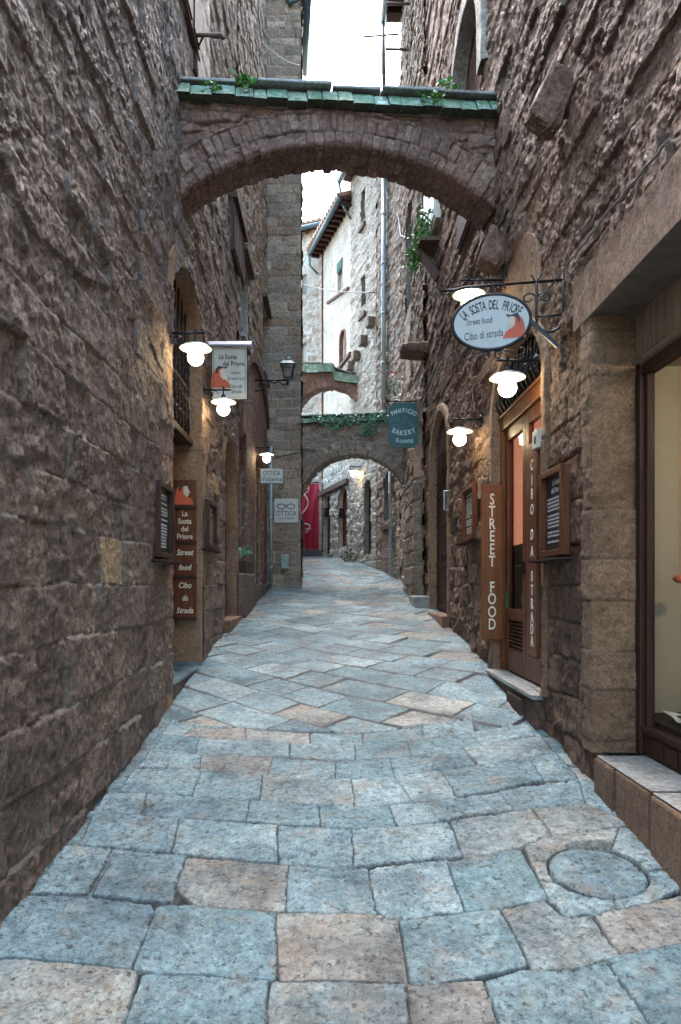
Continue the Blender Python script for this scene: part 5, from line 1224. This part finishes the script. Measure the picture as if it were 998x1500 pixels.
# ------------------------------------------------------------------ framed menus with shelves
def menu(w, u0, u1, z0, z1, label, sh, name='framed_menu', head=None, seed=1, thick=.07, wmat=None):
    u0, u1 = min(u0, u1), max(u0, u1); um = (u0+u1)/2; t = thing(name, label, 'menu', tuple(w.P(um, z0, 0)), 'framed menus on the walls')
    q = MB(); fwd = .045
    wbox(q, w, u0, u0+fwd, z0, z1, 0, thick); wbox(q, w, u1-fwd, u1, z0, z1, 0, thick); wbox(q, w, u0+fwd, u1-fwd, z0, z0+fwd, 0, thick-.002); wbox(q, w, u0+fwd, u1-fwd, z1-fwd, z1, 0, thick-.002); q.build('frame', wmat or M_wood, t, bevel=.004)
    q = MB(); wbox(q, w, u0+fwd, u1-fwd, z0+fwd, z1-fwd, .01, .02); q.build('blackboard', M_chalk, t)
    q = MB(); M = w.M(um, 0, .0205); R = random.Random(seed); W2 = (u1-u0)/2-fwd-.02; y = z1-fwd-.05
    if head:
        for s_ in head: text(q, s_, .062, M @ Matrix.Translation((0, y, 0)), sx=.8, bold=.001); y -= .06
    while y > z0+fwd+.03:
        x = -W2+R.uniform(0, .02)
        while x < W2-.05:
            l = R.uniform(.02, .075); l = min(l, W2-x)
            q.box(x, x+l, y-.008, y+.008, 0, .0012, M); x += l+.011
        y -= R.choice((.028, .028, .045))
    q.build('chalk_lines', M_chalkt, t)
    q = MB(); s0, s1, zz, dp = sh; wbox(q, w, s0, s1, zz-.016, zz, 0, dp); q.tube([w.P(s0+.04, zz-.02, 0.01), w.P(s0+.04, zz-.02, dp)], .006, 5); q.tube([w.P(s1-.04, zz-.02, 0.01), w.P(s1-.04, zz-.02, dp)], .006, 5); q.build('shelf', M_woodd, t)
    return t
menu(WLf, WLf.U(223), WLf.U(245), .24, .90, 'framed blackboard menu on the left wall just before the arched doorway', (5.78, 6.44, .22, .13), seed=2, wmat=M_woodd)
menu(WLf, WLf.U(298), WLf.U(311), .46, 1.04, 'narrow framed menu on the left wall past the wooden board stack', (8.1, 8.95, .44, .11), seed=3, wmat=M_woodd)
menu(WRt, WRt.U(836), WRt.U(802), .22, .88, 'wood framed blackboard menu on the right wall beside the shop door', (4.86, 5.5, .20, .15), head=['La Sosta', 'del Priore'], seed=4)
menu(WRt, WRt.U(701), WRt.U(684), .56, 1.22, 'wood framed menu on the right wall beyond the long upright street food board', (7.95, 8.85, .54, .14), seed=5)

# upright boards at the shop door
def vertboard(name, label, M, x0, x1, z0, z1, th, letters, size, sx):
    t = thing(name, label, 'sign', tuple(M @ Vector(((x0+x1)/2, z0, 0))))
    q = MB(); q.box(x0, x1, z0, z1, -th, 0, M); q.build('board', M_woodo if 'food' in label else M_wood, t, bevel=.006)
    q = MB()
    for s_, z in letters: text(q, s_, size, M @ Matrix.Translation(((x0+x1)/2, z, .001)), sx=sx, bold=.002)
    q.build('lettering', M_paint, t); return t
Ms = frame((0, 7.2, 0), (1, 0, 0), (0, 0, 1), (0, -1, 0)); kz = 7.2/1000
vertboard('upright_sign', 'tall varnished board reading street food in upright cream letters', Ms, .2255*7.2, .2565*7.2, (857-937)*kz, (857-710)*kz, .035,
          [(c, (857-y)*kz) for c, y in zip('STREETFOOD', (732, 750, 768, 786, 805, 823, 861, 878, 897, 915))], .165, .68)
ub = 5.735; Mc = WRt.M(ub, 0, .045); ky = ub/1000
vertboard('upright_sign', 'narrow dark board with upright cream letters at the near side of the shop door', Mc, -.125, .125, -.60, 1.2, .035,
          [(c, (857-y)*ky) for c, y in zip('CIBODASTRADA', (682, 704, 724, 747, 784, 808, 845, 865, 885, 905, 922, 940))], .125, .9)
# meter box with number
mb_ = thing('meter_box', 'small white box on the right wall between shop door and framed menu', 'box', tuple(WRt.P(5.55, 1.2, 0)))
u, z = WRt.at(794, 645); q = MB(); wbox(q, WRt, u-.07, u+.07, z-.07, z+.08, 0, .06); q.build('casing', M_signc, mb_, bevel=.005)
q = MB(); wbox(q, WRt, u-.03, u+.0, z-.03, z+.03, .061, .066); q.build('plate', M_ink, mb_)
hk = thing('door_bracket', 'pale steel hook bracket on the wall beside the arched plank door', 'bracket', tuple(WRt.P(9.9, 1.3, 0)))
u, z = WRt.at(660, 733); q = MB(); q.tube([WRt.P(u, z+.14, 0), WRt.P(u, z+.14, .09), WRt.P(u, z-.14, .09), WRt.P(u, z-.14, 0)], .014, 6); q.build('rod', M_pipe, hk)
vb_ = thing('iron_bracket', 'small rusty v shaped iron bracket above the narrow menu on the left wall', 'bracket', (-1.5, 8.4, 1.4))
u, z = WLf.at(304, 690); q = MB(); q.bar(WLf.P(u, z-.02, .0), WLf.P(u, z+.22, .02), .02, .03); q.bar(WLf.P(u, z-.02, .0), WLf.P(u+.05, z+.17, .2), .025, .02); q.build('arms', M_rust, vb_)
# ------------------------------------------------------------------ plants
def leaves(mb, pts, size, R, spread=.05, droop=.4, mi=0, per=1):
    for p in pts:
        for _ in range(per):
            c = Vector(p)+Vector((R.gauss(0, spread), R.gauss(0, spread), R.gauss(0, spread*.8)))
            s_ = size*R.uniform(.6, 1.3); d = Vector((R.gauss(0, 1), R.gauss(0, 1), R.gauss(0, .6)-droop)).normalized()
            sd = d.orthogonal().normalized(); sd = (Matrix.Rotation(R.uniform(0, 6.28), 3, d) @ sd); nn = d.cross(sd)
            v = [c, c+d*s_*.5+sd*s_*.32+nn*s_*.08, c+d*s_, c+d*s_*.5-sd*s_*.32+nn*s_*.08]
            mb.add(v, [(0, 1, 2), (0, 2, 3)], mi=mi)
R = random.Random(12)
def tuft(name, label, cat, base, size, n, mat, spread, droop, group=None, hang=0, stems=0, per=1, lsz=.05):
    t = thing(name, label, cat, tuple(base), group); q = MB(); pts = []
    for i in range(n):
        a = R.uniform(0, 6.28); r = size*math.sqrt(R.random()); h_ = R.uniform(-hang, size*.6)
        pts.append(Vector(base)+Vector((math.cos(a)*r, math.sin(a)*r*.6, h_*(1-.4*r/size))))
    leaves(q, pts, lsz, R, spread, droop, per=per); q.build('foliage', mat, t)
    q = MB()
    for i in range(6): p = pts[i*len(pts)//6]; q.tube([base, (Vector(base)+p)/2+Vector((0, 0, size*.2)), p], .004, 4)
    q.build('stem', M_straw, t); return t
w1_ = A1[1]; zt1 = A1[4]
def a1p(px, extra=0, n=.12):
    # point on the near arch coping below a picture column
    u = w1_.U(px); return w1_.P(u, float(zt1(np.array(u)))+extra, n)
G1 = 'weeds growing on the near arch coping'
tuft('weed', 'bright green leafy weed sprouting left of centre on the near arch coping', 'plant', a1p(358, .10, .17), .075, 36, M_leaf, .02, -.4, G1, lsz=.07)
tuft('weed', 'low weed at the left end of the near arch coping', 'plant', a1p(312, .02, .17), .09, 30, M_leaf, .02, -.2, G1, lsz=.05)
tuft('weed', 'small weed hanging under the right part of the near arch coping', 'plant', a1p(627, .03, .17), .10, 40, M_leaf, .03, .1, G1, lsz=.05)
tuft('weed', 'weed on top of the near arch coping below the high niche', 'plant', a1p(652, .27, .05), .10, 40, M_leaf, .03, -.1, G1, lsz=.06)
w2_ = A2[1]; zt2 = A2[4]
def a2p(px, e=0, n=.14): u = w2_.U(px); return w2_.P(u, float(zt2(np.array(u)))+e, n)
iv = thing('ivy', 'blue green ivy trailing along the coping of the middle arch', 'ivy', tuple(a2p(530)))
q = MB(); pts = []
for i in range(300):
    px = R.uniform(460, 600); wgt = .5+.5*math.sin(px*.13)+.3*math.sin(px*.31)
    pts.append(a2p(px, R.uniform(-.06-.12*max(0, wgt), .16), R.uniform(.08, .2)))
leaves(q, pts, .075, R, .02, .5, per=2); q.build('foliage', M_leafb, iv)
q = MB()
for k in range(5): q.tube([a2p(462+k*26+j*4, .03*math.sin(j+k), .15) for j in range(8)], .006, 4)
q.build('stem', M_straw, iv)
tuft('ivy_clump', 'clump of ivy growing out of the face of the middle arch', 'ivy', w2_.P(w2_.U(541), .2215*16.6, .05), .17, 150, M_leafb, .05, .5, lsz=.08)
tuft('ivy_clump', 'trailing ivy strand hanging from the left of the middle arch coping', 'ivy', w2_.P(w2_.U(486), .242*16.7, .08), .08, 50, M_leafb, .05, .8, lsz=.07, hang=.18)
# fern on ledge high right
u, z = WRt.at(641, 350)
lg = thing('wooden_bracket', 'sloping timber bracket below the bushy green plant high on the right wall', 'bracket', tuple(WRt.P(u, z-.3, 0)))
q = MB(); q.bar(WRt.P(u-.2, z-.75, .02), WRt.P(u+.1, z-.12, .3), .09, .12); wbox(q, WRt, u-.25, u+.45, z-.14, z-.08, 0, .32); q.build('timber', M_woodg, lg)
t = thing('hanging_plant', 'bushy bright green plant on a bracket high on the right wall', 'plant', tuple(WRt.P(u, z, .2)))
q = MB(); pts = []
for i in range(460):
    f = R.random(); pts.append(WRt.P(u+.2+R.gauss(0, .15*(1-f*.3)), z+.42-f*.86+R.uniform(0, .18), .16+.2*f+R.gauss(0, .09)*(1.1-f*.5)))
leaves(q, pts, .085, R, .02, .5); q.build('foliage', M_leaf, t)
q = MB()
for i in range(12): p = pts[i*9]; q.tube([WRt.P(u+.1, z-.08, .12), (p+WRt.P(u+.1, z, .2))/2+Vector((0, 0, .12)), p], .005, 4)
q.build('stem', M_straw, t)
# stone canopy with weed
u, z = WRt.at(624, 516); cn = thing('stone_ledge', 'dark stone slab ledge jutting from the right wall above the bakery sign', 'ledge', tuple(WRt.P(u, z, 0)))
us = np.linspace(-.33, .33, 24); th_ = np.linspace(0, 2*PI, 40)
U, TH_ = np.meshgrid(np.linspace(0, 1, 26), th_, indexing='ij')   # along n
wv = .30*(1-.25*U**3); hv = .12*(1-.35*U**2)
endf = np.sqrt(np.clip((1-U)/.08, 0, 1))
yy = u+wv*np.sign(np.cos(TH_))*np.abs(np.cos(TH_))**.5*(.6+.4*endf)*(endf*.95+.05)+.02*fbm(U*6, TH_*2, 3, 3)
zz = z+.02+hv*np.sign(np.sin(TH_))*np.abs(np.sin(TH_))**.6*(endf*.95+.05)+.025*fbm(U*7, TH_*3, 2, 3)
xx = (1.70+.011*yy)-.52*U+.02
mesh_grids('slab', [(np.stack([xx, yy, zz], -1), 0*U+.1, 0*U, None)], M_right, cn)
tuft('weed', 'small weed growing on the dark stone ledge above the bakery sign', 'plant', WRt.P(u-.12, z+.1, .12), .1, 40, M_leaf, .03, .3, lsz=.06)
# red geranium above the bakery sign
u = WRt.U(598); fl = thing('geranium', 'red geranium strand hanging above the bakery sign', 'flower', (K(578)*14.6, 14.6, .3*14.6))
q = MB(); base = Vector((K(580)*14.6, 14.6, .27*14.6)); q.tube([(1.85, 14.6, .262*14.6), base, W(578, 575, 14.6), W(577, 552, 14.6)], .008, 5); q.build('stem', M_straw, fl)
q = MB(); leaves(q, [W(R.gauss(579, 1.5), y, 14.6) for y in np.linspace(556, 594, 60)], .07, R, .03, .3); q.build('foliage', M_leafb, fl)
q = MB()
leaves(q, [W(R.gauss(578, 2), 548+R.uniform(-4, 3), 14.6) for _ in range(30)], .05, R, .015, 0); leaves(q, [W(R.gauss(580, 1), 567, 14.6) for _ in range(10)], .05, R, .015, 0); leaves(q, [W(R.gauss(581, 1), 577, 14.6) for _ in range(12)], .05, R, .015, 0)
q.build('petals', M_flower, fl)
# planter left
pt = thing('planter', 'dark trough planter on the ledge of the left brick shopfront', 'planter', (-1.42, 12, .2))
q = MB(); wbox(q, WLf, 11.35, 12.5, .2, .42, -.02, .14); q.build('trough', M_woodd, pt, bevel=.01)
tuft('potted_plant', 'round dark green plant growing in the trough of the brick shopfront', 'plant', Vector((-1.44, 11.6, .53)), .13, 110, M_leafb, .03, 0, lsz=.06)
bp = C2.P(.78, .50, .22)
tuft('bush', 'small dark bush growing at the foot of the curved wall under the ivy arch', 'plant', bp+Vector((0, 0, .45)), .22, 170, plain('olive_leaf', (.07, .09, .045), .6), .08, .1, lsz=.09, hang=.45)
q = MB(); q.box(-.16, .16, -.14, .14, 0, .18, Matrix.Translation(WRt.P(13.0, -.36, .22))); q.build
st_ = thing('stone_block', 'loose stone block at the foot of the right wall before the pier', 'stone', tuple(WRt.P(12.9, -.4, .15)))
q = MB(); q.box(-.18, .14, -.5, .35, -.15, .16, Matrix.Translation(WRt.P(12.75, -.36, .1))); q.build('block', M_step, st_, bevel=.03)

# ------------------------------------------------------------------ crimson banner
bn = thing('banner', 'crimson cloth banner with white line drawing hanging at the end of the lane', 'banner', (-.6, 25.2, 1.3))
PA, PB = Vector((-1.75, 25.62, 0)), Vector((-.20, 25.03, 0)); d_ = (PB-PA); Lb = d_.length; d_.normalize(); nb_ = Vector((d_.y, -d_.x, 0))
U, V = np.meshgrid(np.linspace(0, Lb, 120), np.linspace(0, 1, 60), indexing='ij')
fold = .05*np.sin((U-V*.25)*17+1.5*np.sin(V*4))*(1-V*.6)+.02*np.sin(U*41+V*5)*(1-V)+.03*fbm(U*2, V*2, 1, 2)
zz = 1.34+.03*np.sin(U*3)+(3.76-1.34)*V
mesh_grids('cloth', [(np.stack([PA.x+d_.x*U+nb_.x*fold, PA.y+d_.y*U+nb_.y*fold, zz], -1), 0*U, 0*U, None)], M_curt, bn)
q = MB()
def bl(pts, r=.02):
    o_ = []
    for px, py in pts:
        uu = Lb-(472-px)/31.5*.84; z = 1.34+(805-py)/98*2.42; o_.append(tuple(PA+d_*uu+nb_*.085+Vector((0, 0, z))))
    q.tube(o_, r, 6)
bl([(441, 719), (445, 717), (445, 712), (448, 712), (448, 717), (451, 716), (451, 711), (454, 711), (453, 720), (447, 723), (441, 723)], .016)
bl([(446, 723), (450, 728), (453, 735), (452, 741), (447, 749), (441, 755)], .028); bl([(441, 767), (450, 768), (455, 770), (455, 775), (452, 778)], .026); bl([(448, 776), (452, 774), (452, 781), (448, 781), (450, 778)], .018)
q.build('drawing', M_drawn, bn)
q = MB(); q.tube([PA+Vector((0, 0, 3.78)), PB+Vector((0, 0, 3.78))], .02, 6); q.build('rail', M_iron, bn)
q = MB(); q.prism([(-2.2, 25.4), (-.15, 24.6), (-.1, 24.9), (-.2, 25.2), (-2.2, 26.2)], .6, 1.27); tag(q.build('stone_step', plain('dark_step', (.09, .08, .085), .8)), 'dark stone step below the crimson banner', 'step')
for px, py, nm in ((480, 751, 'dark letter box beside the doorway right of the banner'), (502, 752, 'black letter box in the far arched doorway')):
    u, z = B2w.at(px, py); t = thing('letter_box', nm, 'letter box', tuple(B2w.P(u, z, 0))); q = MB(); wbox(q, B2w, u-.03, u+.03, z-.16, z+.16, -.05, .12); q.build('box', M_iron, t, bevel=.01)
    q = MB(); wbox(q, B2w, u-.02, u+.02, z+.06, z+.09, .12, .125); q.build('slot', M_box, t)

# ------------------------------------------------------------------ cables, rods
def cable(name, label, pts, r, mat, cat='cable'):
    q = MB(); q.tube(pts, r, 6); return tag(q.build(name, mat), label, cat)
def sag(a, b2, s, n=14): a = Vector(a); b2 = Vector(b2); return [a.lerp(b2, i/n)-Vector((0, 0, s*4*(i/n)*(1-i/n))) for i in range(n+1)]
R = random.Random(2)
cable('wall_cable', 'thin cable running down the left wall before the arch', [WLf.P(6.13+.01*math.sin(i*1.7), 3.1+i*.16, .028+.012*math.sin(i*2.3)) for i in range(15)], .004, M_cable)
def rcab(pp, label, r=.008, n=.035, mat=None):
    pts = []
    for (a, b2), (c, d) in zip(pp[:-1], pp[1:]):
        for k in range(12): u, z = WRt.at(a+(c-a)*k/12, b2+(d-b2)*k/12); pts.append(WRt.P(u, z, n+.006*math.sin(k*1.9)))
    u, z = WRt.at(*pp[-1]); pts.append(WRt.P(u, z, n)); cable('wall_cable', label, pts, r, mat or M_cable)
rcab([(998, 205), (900, 318), (840, 392), (800, 440)], 'grey cable sloping down above the stone lintel of the shop window', .009, .06)
rcab([(757, 308), (720, 375), (690, 440), (655, 520), (622, 590)], 'dark cable sloping down the right wall from the near corbel', .012, .075, M_iron)
rcab([(700, 440), (698, 500), (697, 560), (700, 600)], 'thin vertical cable on the right wall behind the oval sign', .006, .05)
rcab([(584, 245), (586, 300), (592, 345), (606, 350)], 'pale cable looping down the far right wall', .012, .08, M_cablew)
cable('overhead_wire', 'thin wire from the left wall across the tower top', sag(WLf.P(WLf.U(296), 7.3, .05), W(440, 95, 16.5), .25), .004, M_cable)
cable('overhead_wire', 'wire stretched across the gap between the far plastered houses', sag(W(441, 415, 24.8), W(549, 428, 18.9), .12), .018, M_cable)
def rod(name, label, a, b2, r, mat=M_rust): q = MB(); q.tube([a, b2], r, 8); q.lathe([(0, -.02), (r*1.8, -.01), (r*1.8, .01), (0, .02)], 8, Matrix.Translation(b2)); return tag(q.build(name, mat), label, 'rod')
rod('iron_rod', 'rusty iron rod on the left wall above the near arch', Vector((-1.5, 8.5, 6.84)), Vector((-1.32, 8.55, 6.86)), .02)
Z_ = 8.2
q = MB(); q.tube([W(277, 52, 7.4), W(326, 51, 7.4)], .02, 8); q.tube([W(277, 52, 7.4), Vector((-1.52, 7.45, W(277, 52, 7.4).z))], .018, 8); q.tube([W(299, 52, 7.4), Vector((-1.52, 7.7, W(277, 52, 7.4).z))], .012, 8)
tag(q.build('clothes_rail', M_rust), 'rusty horizontal iron rail held off the left wall above the near arch', 'rail')
for px0, px1, py, lab in ((566, 617, 5, 'upper'), (565, 600, 72, 'lower')):
    q = MB(); Zr = 15.5; q.tube([W(px0, py, Zr), W(px1+6, py+1, Zr)], .03, 8); tag(q.build('iron_bar', M_rust), lab+' rusty iron bar sticking out of the tall right house near its eave', 'bar')
q = MB(); q.tube([W(532, 54, 16.9), W(585, 50, 16.9)], .025, 6); q.tube([W(561, 40, 16.9), W(561, 108, 16.9)], .03, 6); tag(q.build('aerial', M_cable), 'thin crossed aerial poles standing out at the eave of the tall right house', 'aerial')

# ------------------------------------------------------------------ light
world = bpy.data.worlds.new('World'); sc.world = world; world.use_nodes = True
nt = world.node_tree; bg = nt.nodes['Background']
sky = nt.nodes.new('ShaderNodeTexSky'); sky.sky_type = 'NISHITA'; sky.sun_disc = False
EL, AZ = 60, -8      # degrees; azimuth clockwise from +Y
sky.sun_elevation = math.radians(EL); sky.sun_rotation = math.radians(AZ); sky.air_density = 1.2; sky.dust_density = 3.0; sky.ozone_density = 1.6
hs_ = nt.nodes.new('ShaderNodeHueSaturation'); hs_.inputs['Saturation'].default_value = .95; hs_.inputs['Hue'].default_value = .480
nt.links.new(sky.outputs[0], hs_.inputs['Color']); nt.links.new(hs_.outputs[0], bg.inputs[0]); bg.inputs[1].default_value = .15
sd = bpy.data.lights.new('sun', 'SUN'); so = bpy.data.objects.new('sun', sd); col.objects.link(so)
sd.energy = .9; sd.angle = math.radians(35); sd.color = (1, .98, .95)
dirv = Vector((math.sin(math.radians(AZ))*math.cos(math.radians(EL)), math.cos(math.radians(AZ))*math.cos(math.radians(EL)), math.sin(math.radians(EL))))
so.rotation_euler = dirv.to_track_quat('Z', 'Y').to_euler()
vs_ = sc.view_settings; vs_.view_transform = 'Standard'; vs_.look = 'None'; vs_.gamma = 1; vs_.use_curve_mapping = False; vs_.exposure = 3.55
sc.cycles.use_denoising = True; sc.cycles.max_bounces = 8; sc.cycles.diffuse_bounces = 5; sc.cycles.glossy_bounces = 3; sc.cycles.transparent_max_bounces = 8
sc.cycles.sample_clamp_indirect = 6; sc.cycles.caustics_reflective = False; sc.cycles.caustics_refractive = False
